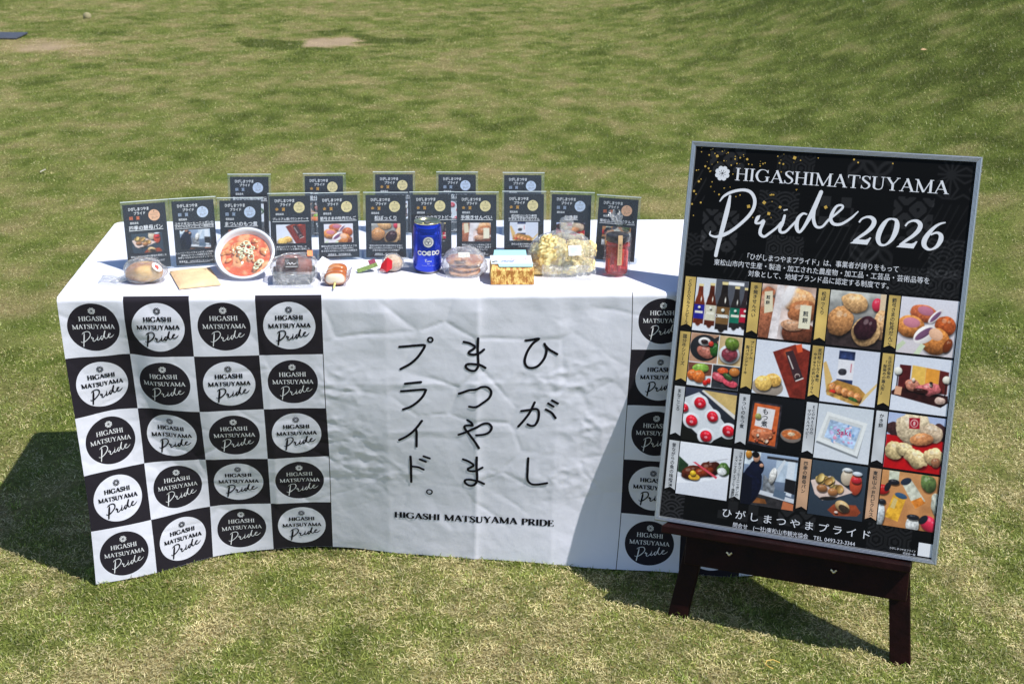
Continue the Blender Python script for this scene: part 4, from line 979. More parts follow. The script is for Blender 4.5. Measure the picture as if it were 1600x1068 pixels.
        P.ell(.17, .38, .06, .055, (150, 150, 92), 0, .2, n=.3); P.ell(.28, .7, .2, .12, (196, 118, 84), 0, .2, n=.5); P.spots(10, .1, .5, .6, .84, .02, .04, [(206, 140, 104), (170, 84, 60), (214, 190, 170)], 3)
        P.ell(.82, .66, .2, .13, (132, 122, 116), 0, .1); P.ell(.82, .64, .18, .09, (192, 112, 66), 0, .1, n=.1); P.ell(.83, .63, .07, .035, (214, 190, 160), 0, .1, n=.6)
    elif k == 10:
        P.grad((196, 202, 210), (206, 210, 218)); P.poly([(.16, .16), (.9, .28), (.8, .92), (.02, .72)], (128, 132, 136)); P.poly([(.17, .13), (.91, .26), (.79, .88), (.02, .68)], (222, 224, 224)); P.poly([(.2, .2), (.84, .3), (.74, .8), (.1, .62)], (200, 202, 202)); P.poly([(.24, .27), (.8, .36), (.71, .76), (.16, .6)], (168, 190, 220), .35)
        P.spots(26, .24, .72, .34, .68, .015, .04, [(220, 150, 180), (120, 160, 210), (160, 210, 214), (196, 180, 222), (230, 210, 220)], 9, .1)
    elif k == 11:
        P.grad((170, 182, 214), (170, 180, 210)); P.poly([(0, .4), (1, .34), (1, 1.02), (0, 1.02)], (178, 22, 28), .1); P.ell(.1, .3, .16, .12, (66, 44, 44), 0, .1, n=.6); P.ell(.93, .26, .16, .14, (70, 46, 46), 0, .1, n=.6); P.ell(.45, .24, .3, .28, (206, 186, 156), 0, .25, n=.3); P.ell(.78, .28, .2, .16, (200, 176, 150), 20, .25, n=.4, s=2); P.ell(.62, .42, .2, .11, (206, 140, 96), -10, .3, n=.35, s=4)
        P.ell(.16, .68, .18, .16, (214, 190, 142), 30, .3, n=.5, s=5); P.ell(.34, .64, .16, .12, (218, 196, 150), 20, .3, n=.5, s=6); P.ell(.55, .78, .22, .14, (216, 192, 146), 30, .35, n=.5, s=7); P.ell(.86, .7, .18, .15, (214, 186, 140), 10, .35, n=.5, s=8); P.ell(.9, .8, .08, .09, (160, 112, 84), 0, .3, n=.4)
        P.poly([(.36, .06), (.55, .04), (.56, .24), (.38, .25)], (158, 24, 44)); P.ell(.46, .15, .07, .075, (214, 160, 160), 0, .1); P.ell(.46, .15, .053, .055, (158, 24, 44), 0, 0); P.ell(.46, .15, .02, .04, (220, 180, 180), 0, 0)
    elif k == 12:
        P.grad((222, 224, 232), (205, 208, 218)); P.poly([(.0, .28), (.2, .42), (.16, .62), (0, .58)], (40, 62, 42), .2); P.poly([(0, .68), (1, .42), (1, .56), (.35, .74), (0, .8)], (228, 230, 238)); P.ell(.28, .56, .22, .13, (84, 40, 26), -14, .4, n=.35); P.ell(.62, .44, .2, .14, (76, 34, 24), -20, .4, n=.35, s=5); P.ell(.5, .52, .2, .08, (130, 56, 30), -20, .3, n=.4, s=7)
        P.poly([(.28, .36), (.33, .35), (.78, .58), (.76, .62)], (206, 80, 96)); P.ell(.33, .64, .11, .06, (222, 172, 60), 0, .2, n=.2); P.ell(.3, .57, .06, .05, (220, 180, 50), 0, .2, n=.3); P.ell(.88, .42, .12, .12, (70, 98, 50), 0, .3, n=.6); P.ell(.86, .46, .09, .07, (228, 230, 230), 0, .15, n=.3); P.poly([(.6, .3), (.95, .2), (.95, .22), (.6, .33)], (186, 186, 192))
    elif k == 13:
        P.grad((150, 166, 190), (70, 80, 96)); P.poly([(0, 0), (.3, 0), (.3, .25), (0, .25)], (196, 206, 214), .2); P.poly([(.6, .05), (1, .05), (1, .5), (.6, .5)], (176, 190, 206), .15); P.ell(.07, .06, .06, .08, (190, 130, 50)); P.poly([(.42, .05), (1, .05), (1, .1), (.42, .1)], (50, 50, 54))
        P.poly([(.38, .3), (.5, .2), (.6, .55), (.7, .62), (.66, .8), (.4, .76)], (120, 124, 130), .5); P.poly([(.5, .5), (.62, .48), (.78, .1), (.74, .08)], (200, 206, 214)); P.ell(.56, .4, .06, .16, (216, 214, 210), 10, .3, n=.3); P.poly([(.82, .1), (.96, .1), (.94, .75), (.8, .72)], (205, 212, 222)); P.poly([(.8, .42), (1, .44), (1, .7), (.8, .66)], (32, 32, 36))
        P.poly([(0, .72), (1, .84), (1, 1.02), (0, 1.02)], (52, 50, 52), .3); P.poly([(.2, .68), (1, .78), (1, .86), (.2, .76)], (196, 200, 208)); P.poly([(.62, .64), (.84, .68), (.82, .82), (.6, .78)], (90, 106, 124)); P.poly([(.8, .84), (1.0, .88), (1, 1), (.78, 1)], (180, 110, 76)); P.poly([(.18, .84), (.46, .86), (.5, .94), (.2, .96)], (120, 78, 44), .3)
        P.ell(.16, .62, .2, .38, (22, 26, 48), 6, .15, n=.08); P.ell(.24, .3, .14, .16, (24, 28, 50), 20, .1); P.ell(.28, .32, .1, .07, (24, 28, 50), -40, .1); P.ell(.22, .10, .065, .09, (196, 148, 122), 0, .2); P.ell(.2, .055, .07, .06, (24, 20, 22), 10, .1); P.ell(.33, .24, .04, .035, (196, 150, 126))
        P.poly([(0, .42), (.18, .5), (.2, 1.02), (0, 1.02)], (18, 20, 34))
    elif k == 14:
        P.grad((62, 74, 86), (50, 60, 72)); P.ell(.65, .12, .1, .05, (196, 200, 204)); P.ell(.65, .24, .11, .15, (196, 180, 160), 0, .2); P.ell(.65, .1, .08, .035, (216, 218, 220)); P.ell(.82, .34, .11, .2, (190, 82, 56), 0, .2); P.ell(.82, .27, .09, .06, (190, 50, 60)); P.ell(.83, .15, .09, .04, (205, 212, 222))
        P.poly([(.0, .38), (.35, .25), (.78, .5), (.52, .62), (.25, .72), (.1, .62)], (214, 190, 180), .08); P.spots(9, .16, .55, .3, .5, .07, .1, [(196, 160, 96), (176, 136, 80), (206, 176, 112)], 4, .35); P.ell(.22, .5, .1, .07, (150, 104, 68), 0, .3); P.ell(.42, .54, .09, .07, (168, 116, 74), 0, .3); P.ell(.35, .67, .16, .035, (40, 36, 34), -8, .1)
        P.poly([(.36, .88), (.46, .76), (.86, .72), (.96, .84), (.9, .92), (.5, .97)], (140, 70, 44), .15); P.ell(.62, .78, .14, .1, (196, 164, 118), 25, .35); P.ell(.66, .82, .1, .06, (60, 50, 42), 25, .1, n=.6); P.ell(.52, .9, .035, .022, (225, 205, 195))
    elif k == 15:
        P.grad((196, 142, 96), (178, 124, 80)); P.grain(.12, 5, 9)
        P.poly([(.12, 0), (.3, 0), (.3, .2), (.13, .2)], (196, 200, 180), .2); P.ell(.22, .2, .1, .05, (40, 40, 48)); P.ell(.03, .36, .12, .09, (184, 40, 40)); P.ell(.12, .3, .05, .09, (34, 34, 42), 20, .1)
        P.poly([(.36, .2), (.52, .12), (.8, .46), (.62, .6)], (196, 196, 180), .25); P.poly([(.55, .5), (.72, .4), (.8, .5), (.64, .62)], (210, 128, 56), .3); P.ell(.43, .16, .1, .06, (46, 54, 70), -30, .1); P.ell(.82, .14, .13, .16, (96, 116, 70), -10, .3, n=.5)
        P.poly([(.24, .42), (.46, .48), (.36, .9), (.12, .84)], (222, 166, 60), .3); P.ell(.37, .43, .11, .05, (60, 90, 120), 12, .1); P.poly([(.25, .48), (.32, .5), (.28, .68), (.2, .66)], (205, 180, 120)); P.ell(.03, .82, .09, .22, (190, 194, 196), 0, .3, n=.2); P.ell(.05, .58, .07, .05, (44, 44, 50))
        P.ell(.62, .92, .12, .14, (206, 206, 204), 0, .25, n=.2); P.ell(.62, .78, .11, .05, (40, 42, 50)); P.ell(.9, .86, .16, .13, (216, 54, 84), 40, .3); P.ell(.8, .8, .06, .1, (36, 38, 46), 40, .1); P.ell(1.0, .5, .1, .2, (170, 172, 160), -10, .3, n=.3)
    P.grain(.035, 46, k); J = np.clip(P.I, 0, 255) / 255; J = J + .12 * J * (1 - J) * (2 * J - 1) * 2
    return np.clip(J * 255, 0, 255)

def picture_mesh(name, k, x0, y0, x1, y1, fn, mat, parent, w=80, h=80, crop=(0, 0, 1, 1), **p):
    I = picture(k, w, h, crop).reshape(-1, 3)
    X, Y = np.meshgrid(np.linspace(x0, x1, w), np.linspace(y0, y1, h))
    return add(name, make_mesh(name, fn(X.ravel(), Y.ravel(), np.zeros(w * h)), grid_faces(w, h)[:, ::-1], False, colors=lin(I) ), mat, parent, **p)

# ------------------------------------------------------------------ easel and framed poster
KB = 0.965
BW, BH = 0.604, 0.8424
AX = np.array([0.8962, -0.4423, 0.0353]); BX = np.array([-0.0969, -0.2728, -0.9572])
AX /= np.linalg.norm(AX); BX -= AX * (AX @ BX); BX /= np.linalg.norm(BX)
NX = np.cross(BX, AX)                                   # out of the poster's face
TLB = np.array([1.3742, 0.0689, 1.0280])
def board_pt(s, t, off):
    """s across, t down the board, off in front (+) of the poster's face"""
    return TLB + AX * s + BX * t + NX * off
BOL = board_pt(0, BH, 0)
MBOARD = Matrix(((AX[0], -NX[0], -BX[0], BOL[0]), (AX[1], -NX[1], -BX[1], BOL[1]), (AX[2], -NX[2], -BX[2], BOL[2]), (0, 0, 0, 1)))
def on_board(lift):
    return lambda x, y, h: np.stack([x, -(lift + h), BH - y], 1)

M_MAHOG = material("dark stained wood", (0.010, 0.0018, 0.0016, 1), 0.5, spec=0.14, noise=(22, 0.6, 6), bump=(90, 0.0012))
M_METAL = material("bright metal", (0.55, 0.52, 0.44, 1), 0.3, 1.0)
M_ALU = material("anodised aluminium", (0.42, 0.45, 0.49, 1), 0.38, 0.75, bump=(300, 0.0003))

ez = thing("display_easel", (1.56, -0.30, 0), "dark reddish brown wooden easel standing on the lawn and holding the poster", "easel")
EO = np.array([1.56, -0.30, 0])
def ground_t(s_top, t_top, s_bot, off):
    """follow a leg down until it meets the ground"""
    a = board_pt(s_top, t_top, off); b = board_pt(s_bot, 1.06, off - (.018 if s_bot > .3 else .008)); k = (a[2] + 0.004) / (a[2] - b[2]); return a + (b - a) * k
for st, sb in ((0.215, 0.0655), (0.435, 0.5505)):
    p0 = board_pt(st, 0.03, -0.040); p1 = ground_t(st, 0.03, sb, -0.040)
    b = MB(); b.beam(p0 - EO, p1 - EO, AX, 0.043, 0.020, 0.002)
    add("leg", b.mesh("leg"), M_MAHOG, ez)
hinge = board_pt(0.325, 0.10, -0.058); foot = np.array([1.742, -0.060, -0.004])
b = MB(); b.beam(hinge - EO, foot - EO, AX, 0.038, 0.018, 0.002); add("leg", b.mesh("leg"), M_MAHOG, ez, label="rear support leg")
b = MB(); b.beam(board_pt(0.19, 0.08, -0.062) - EO, board_pt(0.46, 0.08, -0.062) - EO, BX, 0.05, 0.018); add("crossbar", b.mesh("crossbar"), M_MAHOG, ez)
b = MB(); b.beam(board_pt(0.075, 0.896, -0.018) - EO, board_pt(0.553, 0.896, -0.018) - EO, BX, 0.068, 0.020); add("crossbar", b.mesh("crossbar"), M_MAHOG, ez)
b = MB(); b.beam(board_pt(0.027, 0.8520, 0.004) - EO, board_pt(0.556, 0.8520, 0.004) - EO, BX, 0.0165, 0.062); add("ledge", b.mesh("ledge"), M_MAHOG, ez)
for s_, t_ in ((0.175, 0.891), (0.400, 0.891)):
    b = MB(); c_ = board_pt(s_, t_, -0.008) - EO
    b.lathe([(0.0042, 0), (0.0042, 0.006), (0.003, 0.008), (0.0015, 0.009)], 14, c_, axis=NX)
    for sg in (-1, 1):
        d_ = AX * sg * 0.8 - BX * 0.6 * 1
        b.beam(c_ + NX * 0.006, c_ + NX * 0.009 + d_ * 0.008, BX, 0.004, 0.0016, 0.0006)
    add("wing_bolt", b.mesh("wing_bolt"), M_METAL, ez)

fr = thing("poster_frame", None, "large black Higashimatsuyama Pride 2026 poster in a silver aluminium frame on the easel", "poster", matrix=MBOARD)
prof = [(0.0, 0.018), (0.0, 0.003), (0.0014, 0.0008), (0.0030, 0.0), (0.0042, 0.0009), (0.0054, 0.0), (0.0066, 0.0009), (0.0078, 0.0), (0.0090, 0.0009), (0.0102, 0.0004), (0.0112, 0.0030), (0.0112, 0.018)]
cor = [(0, 0), (BW, 0), (BW, BH), (0, BH)]
for k_ in range(4):
    a = np.array(cor[k_]); c_ = np.array(cor[(k_ + 1) % 4]); d_ = (c_ - a) / np.linalg.norm(c_ - a); n_ = np.array([-d_[1], d_[0]])
    V = []
    for e, sg in ((a, 1), (c_, -1)):
        for o_i, dep in prof:
            p = e + n_ * o_i + d_ * sg * (o_i + 0.00015); V.append((p[0], dep, p[1]))
    m_ = len(prof); F = [(i, (i + 1) % m_, m_ + (i + 1) % m_, m_ + i) for i in range(m_)] + [tuple(range(m_))[::-1], tuple(range(m_, 2 * m_))]
    add("frame_rail", make_mesh("frame_rail", V, F), M_ALU, fr)
b = MB(); b.box(0.011, BW - 0.011, 0.0045, 0.0145, 0.011, BH - 0.011); add("backing_board", b.mesh("backing_board"), material("backing board", (0.03, 0.03, 0.035, 1), 0.6), fr)
for sx_, zz_ in ((BW + .0008, BH - .018), (BW + .0008, BH - .030), (BW + .0008, .012), (BW + .0008, .024)):
    b = MB(); b.lathe([(0.003, 0), (0.003, 0.0012), (0.0015, 0.002)], 10, (sx_ - .001, 0.009, zz_), axis=(1, 0, 0)); add("corner_screw", b.mesh("corner_screw"), M_METAL, fr)

# the printed sheet: black with tone-on-tone traditional patterns
pw, phh = 300, 420
X, Y = np.meshgrid(np.linspace(0.0105, BW - 0.0105, pw), np.linspace(0.0105, BH - 0.0105, phh))
I = np.ones((phh, pw)) * 14.0
I += 4 * (fbm(X * 14, Y * 60, 3, 5) - 0.5)
def smooth_line(d, w): return np.clip(1.5 - np.abs(d) / w, 0, 1)
def patch(x0, y0, x1, y1, fn, v):
    m = ((X > x0) & (X < x1) & (Y > y0) & (Y < y1)).astype(float)
    global I
    I = I + m * fn(X - x0, Y - y0) * v
def hexes(s):
    def f(x, y):
        best = np.full(x.shape, 1e9)
        for ox, oy in ((0, 0), (s * .866, s * 1.5)):
            dx = (x - ox + s * .866) % (s * 1.732) - s * .866; dy = (y - oy + s * 1.5) % (s * 3) - s * 1.5
            best = np.minimum(best, np.maximum(np.abs(dx), np.abs(dx) * .5 + np.abs(dy) * .866))
        r = best / (s * .866)
        return smooth_line(r - .92, .09) * .8 + smooth_line(r - .58, .10) + (r < .26) * .8
    return f
def waves(s):
    def f(x, y):
        out = np.zeros(x.shape); done = np.zeros(x.shape, bool)
        rows_ = int(0.3 / (s * .5)) + 2
        for r_ in range(rows_, -2, -1):
            cy = r_ * s * .5; ox = (r_ % 2) * s
            dx = (x - ox + s) % (2 * s) - s; dy = y - cy
            rr = np.sqrt(dx * dx + dy * dy) / s
            m = (rr < 1) & (dy < s * .5) & ~done
            ringv = smooth_line(rr - .9, .07) + smooth_line(rr - .62, .07) + smooth_line(rr - .34, .07)
            out = np.where(m & (dy <= 0.0), ringv, out); done |= m & (dy <= 0)
        return out
    return f
def check(s): return lambda x, y: ((np.floor(x / s) + np.floor(y / s)) % 2)
def nets(s):
    def f(x, y):
        p = (x + y) / s; q = (x - y) / s
        a = np.abs(p % 1 - .5); b_ = np.abs(q % 1 - .5); r = np.sqrt(a ** 3 + b_ ** 3) ** (2 / 3.)
        return ((np.maximum(a, b_) < .42) & (a + b_ < .70)) * 1.0 - ((a ** 2 + b_ ** 2) < .012) * .9
    return f
def grainy(x, y):
    w = y * 24 + 1.4 * fbm(x * 9, y * 5, 2, 8) + 0.6 * np.sin(x * 21); return smooth_line((x * 46 + w) % 1 - .5, .09)
def star(s): return lambda x, y: sum(smooth_line(((x % s) - s / 2) * math.cos(a) + ((y % s) - s / 2) * math.sin(a), .0022) for a in np.arange(0, math.pi, math.pi / 6)) .clip(0, 1)
def tie(s):
    def f(x, y):
        a = np.zeros(x.shape)
        for ox, oy in ((0, 0), (s / 2, s / 2)):
            r = np.hypot((x - ox) % s - s / 2, (y - oy) % s - s / 2); a = np.maximum(a, smooth_line(r - s * .5, .004))
        return a
    return f
for x0, y0, x1, y1, f_, v in ((.045, .012, .12, .062, nets(.045), 26), (.19, .015, .27, .06, hexes(.020), 24), (.34, .02, .43, .07, tie(.06), 22), (.52, .012, .594, .09, star(.055), 20),
     (.16, .095, .245, .17, waves(.028), 26), (.27, .10, .36, .16, check(.021), 24), (.44, .09, .52, .18, nets(.05), 24), (.04, .145, .12, .235, nets(.04), 28), (.185, .19, .265, .26, hexes(.019), 28),
     (.29, .155, .42, .27, grainy, 18), (.36, .17, .45, .235, tie(.06), 18), (.52, .17, .594, .25, waves(.03), 22), (.011, .20, .05, .27, waves(.03), 22), (.1, .235, .2, .29, grainy, 18), (.44, .235, .594, .29, hexes(.021), 24), (.5, .1, .594, .3, grainy, 12),
     (.011, .06, .04, .13, grainy, 20), (.011, .775, .065, .832, waves(.026), 34), (.14, .775, .24, .815, check(.022), 18), (.27, .775, .35, .81, nets(.04), 22), (.46, .775, .55, .832, hexes(.022), 22)):
    patch(x0, y0, x1, y1, f_, v)
# wood rings in the gaps between the pictures
I += (Y > .29) * (Y < .775) * 10 * smooth_line((np.hypot((X % .15) - .01, (Y % .121) - .105) / .008) % 1 - .5, .18)
Cb = lin(np.stack([I, I, I * 1.04], -1).reshape(-1, 3).clip(0, 70))
add("poster_sheet", make_mesh("poster_sheet", on_board(-0.0040)(X.ravel(), Y.ravel(), np.zeros(X.size)), grid_faces(pw, phh)[:, ::-1], False, colors=Cb), M_POSTER, fr)

g_ = [disc2d(x, y, r * 0.62, 10) for x, y, r in GDOTS if 0.012 < x < BW - .012 and y > .012]
for j_, (x, y, r) in enumerate(GSQ):
    if 0.014 < x and y > 0.014:
        a_ = [0.3, 1.1, -.2, .5, .9, -.4, .2, .6, 1.0][j_ % 9]
        q = np.array([(math.cos(a_ + i * math.pi / 2), math.sin(a_ + i * math.pi / 2)) for i in range(4)]) * r * .75 + [x, y]
        g_.append((q, [(0, 1, 2, 3)], np.full(4, .3)))
lay(g_, on_board(-0.0037), "gold_flecks", M_GOLD_PRINT, fr, kind="stuff")
M_INK = material("white poster ink", (0.74, 0.75, 0.80, 1), 0.4)
flip = lambda P: [(np.stack([v[:, 0], -v[:, 1]], 1), f, h) for v, f, h in [(p[0], p[1], p[2] if len(p) > 2 else np.zeros(len(p[0]))) for p in P]]
def ycap(P, y): return [(np.stack([v[:, 0], y - v[:, 1]], 1), f, h) for v, f, h in [(p[0], p[1], p[2] if len(p) > 2 else np.zeros(len(p[0]))) for p in P]]
lay(ycap(serif_text("HIGASHIMATSUYAMA", 0.0268, 0.1022, 0, 0.443), .0792), on_board(-0.0035), "poster_lettering", M_INK, fr, label="roman headline HIGASHIMATSUYAMA")
lay(ycap(flower2d(0, 0, 0.0172), 0.066), lambda x, y, h: on_board(-0.0035)(x + 0.0746, y, h), "poster_emblem", M_INK, fr)
lay([stroke(np.array(s) * [1, 1, .93], step=0.002, h0=.5 * i) for i, s in enumerate(PRIDE)], on_board(-0.0035), "poster_lettering", M_INK, fr, lift=.0001, label="brush script word Pride")
nn_ = [stroke(np.array(s), step=0.0015, cap=False, h0=.5 * i) for i, s in enumerate(NUMS)] + [(np.array(f), [tuple(range(7))], np.full(7, 2.8)) for f in NFOOT]
lay(nn_, on_board(-0.0035), "poster_lettering", M_INK, fr, lift=.0001, label="slanted year 2026")
def line_(s, x0, x1, y, size, **k): return ycap(text_2d(s, size, x0 * KB, 0, width=(x1 - x0) * KB, **k), y * KB + size * .38)
for ar_ in ((T_BODY[0], .1444, .4826, .249, .0148), (T_BODY[1], .0783, .5485, .268, .0146), (T_BODY[2], .1584, .4737, .2865, .0146), (T_FOOT[0], .1536, .4922, .8305, .0210), (T_FOOT[1], .1819, .4538, .8548, .0120), (T_FOOT[2], .5261, .5815, .8505, .0052), (T_FOOT[3], .5549, .5813, .8575, .0052)):
    lay(line_(*ar_), on_board(-0.0035), "poster_lettering", M_INK, fr, label="line of small white Japanese text")
lay([quad2d(.5649, .8003, .5930, .8280)], on_board(-0.0036), "white_square", M_WHITE_PRINT, fr)

M_GOLDR = material("gold ribbon print", rgb(198, 168, 92), 0.45, noise=(18, 0.35, 1)); M_SILVR = material("silver ribbon print", rgb(190, 192, 196), 0.45, noise=(18, 0.25, 1)); M_BRONR = material("bronze ribbon print", rgb(190, 150, 118), 0.45, noise=(18, 0.25, 1))
M_RIBTX = material("ribbon ink", (0.02, 0.018, 0.018, 1), 0.5)
rib_txt = []
LBL = ["five craft beer bottles", "rice crackers in clear bags", "pine cone shaped sweets", "glazed dumplings on sticks", "four beef dishes", "pound cake in a red brown wrapper", "sushi in a bamboo box", "festival dolls before a gold screen", "strawberries in a white tray", "orange stew pouch beside a bowl", "small framed print", "fried rice crackers on red", "grilled fish with lemon", "man working at a coffee roaster", "bread rolls in a basket", "jars of pickles on wood"]
for r_ in range(4):
    for c_ in range(4):
        i_ = r_ * 4 + c_
        x0 = (0.0435 + 0.1502 * c_) * KB; y0 = (0.306 + 0.1257 * r_) * KB; w_ = 0.1185 * KB; h_ = 0.1205 * KB
        PHO = globals().setdefault("PHO", [])
        PHO.append(picture_mesh("product_photo", i_, x0, y0, x0 + w_, y0 + h_, on_board(-0.0035), M_PICTURE, fr, 110, 110, label="printed picture of " + LBL[i_]))
        rx0 = x0 - 0.0262 * KB; rx1 = x0 - 0.0022; hh = 0.1135 * KB
        V = np.array([(rx0, y0), (rx1, y0), (rx1, y0 + hh), ((rx0 + rx1) / 2, y0 + hh - 0.006), (rx0, y0 + hh)])
        mt = M_GOLDR if r_ < 2 else (M_BRONR if (r_ == 3 and c_ > 1) else M_SILVR)
        rb_ = lay([(V, [(0, 1, 3), (1, 2, 3), (0, 3, 4)], np.zeros(5))], on_board(-0.0036), "ribbon", mt, fr); rib_txt = []
        cols_ = RIBBONS[i_]
        sz = 0.0098 if len(cols_) == 1 else 0.0078
        for q, s in enumerate(cols_):
            cx = (rx0 + rx1) / 2 + ((0.5 - q) * 0.0088 if len(cols_) > 1 else 0) - sz / 2
            n_ = len(s); sp = min(sz * 1.02, 0.098 / n_)
            s0 = min(sz, sp * 1.12)
            rib_txt += ycap(text_2d(s, s0, cx, -(0.004 + (0.010 if q else 0)), True, vertical=True, width=sp * n_), y0)
        lay(rib_txt, on_board(-0.0034), "ribbon_lettering", M_RIBTX, rb_)
def px(i_, fx, fy): r_, c_ = divmod(i_, 4); return (0.0435 + 0.1502 * c_) * KB + fx * .1185 * KB, (0.306 + 0.1257 * r_) * KB + fy * .1205 * KB
for i_, fx, fy, sz, wd in ((9, .24, .2, .014, .040), (1, .80, .42, .012, .028), (1, .09, .2, .009, .022)):
    x_, y_ = px(i_, fx, fy)
    lay(ycap(text_2d("もつ煮" if i_ == 9 else "煎餅", sz, x_, 0, True, vertical=True, width=wd), y_), on_board(-0.0033), "picture_lettering", M_RIBTX, PHO[i_])
x_, y_ = px(10, .38, .52); lay(ycap(text_2d("Saki", .016, x_, 0, True), y_), on_board(-0.0033), "picture_lettering", material("magenta ink", rgb(190, 50, 110), .5), PHO[10])
x_, y_ = px(0, .42, .71); lay(ycap(text_2d("COEDO", .0090, x_, 0, True, width=.030), y_), on_board(-0.0033), "picture_lettering", M_WHITE_PRINT, PHO[0])
# ------------------------------------------------------------------ award cards in clear stands
M_CARD = material("black card", (0.016, 0.019, 0.026, 1), 0.5, spec=0.2, coat=0.0)
M_CARDTX = material("white card ink", (0.78, 0.79, 0.82, 1), 0.4)
AW = {'金': (material("gold card ink", rgb(205, 150, 50), .4), rgb(222, 206, 150)), '銀': (material("silver card ink", rgb(150, 165, 190), .4), rgb(190, 204, 226)), '銅': (material("bronze card ink", rgb(214, 110, 62), .4), rgb(226, 176, 140))}
M_MEDAL = {k: material("medal print " + k, v[1], 0.35, noise=(160, 0.16, 2)) for k, v in AW.items()}
M_MEDTX = material("medal ink", (0.10, 0.08, 0.05, 1), 0.5)
M_ACR = bpy.data.materials.new("clear acrylic"); M_ACR.use_nodes = True
nt = M_ACR.node_tree; nt.nodes.clear()
o_ = nt.nodes.new("ShaderNodeOutputMaterial"); tr = nt.nodes.new("ShaderNodeBsdfTransparent"); tr.inputs[0].default_value = (0.975, 0.985, 0.99, 1)
gl = nt.nodes.new("ShaderNodeBsdfGlossy"); gl.inputs["Roughness"].default_value = 0.04; lwa = nt.nodes.new("ShaderNodeLayerWeight"); lwa.inputs[0].default_value = 0.5
pwa = nt.nodes.new("ShaderNodeMath"); pwa.operation = 'POWER'; pwa.inputs[1].default_value = 5.0; nt.links.new(lwa.outputs["Facing"], pwa.inputs[0])
fz = nt.nodes.new("ShaderNodeMath"); fz.operation = 'MULTIPLY_ADD'; fz.inputs[1].default_value = 0.6; fz.inputs[2].default_value = 0.018; nt.links.new(pwa.outputs[0], fz.inputs[0])
ms = nt.nodes.new("ShaderNodeMixShader"); nt.links.new(fz.outputs[0], ms.inputs[0]); nt.links.new(tr.outputs[0], ms.inputs[1]); nt.links.new(gl.outputs[0], ms.inputs[2])
df = nt.nodes.new("ShaderNodeBsdfDiffuse"); df.inputs[0].default_value = (.8, .84, .88, 1); m2 = nt.nodes.new("ShaderNodeMixShader"); m2.inputs[0].default_value = 0.015
nt.links.new(ms.outputs[0], m2.inputs[1]); nt.links.new(df.outputs[0], m2.inputs[2]); nt.links.new(m2.outputs[0], o_.inputs[0])
M_EDGE = material("acrylic edge", (0.62, 0.70, 0.72, 1), 0.25, spec=0.6)
TZ = 0.7030
CWI, CHI = 0.0945, 0.1470
WHERE = ['first from the left, behind the bread', 'second from the left, behind the coffee bag', 'behind the stew bowl', 'behind the bagged pound cake', 'behind the dumpling skewer', 'behind the pine cone sweet', 'mostly hidden by the blue can', 'behind the bagged round crackers', 'behind the bamboo patterned box', 'behind the fried rice cracker bag', 'behind the red jar', 'leftmost of the back row', 'second from left in the back row', 'middle of the back row', 'second from right in the back row', 'rightmost of the back row']
AWN = {'金': "gold", '銀': "silver", '銅': "bronze"}
lean = math.radians(12)
def card_fn(y_off):
    c, s = math.cos(lean), math.sin(lean)
    return lambda x, y, h: np.stack([x - CWI / 2, (CHI - y) * s - (y_off + h) * c, 0.0045 + (CHI - y) * c + (y_off + h) * s], 1)
M_FACE = None
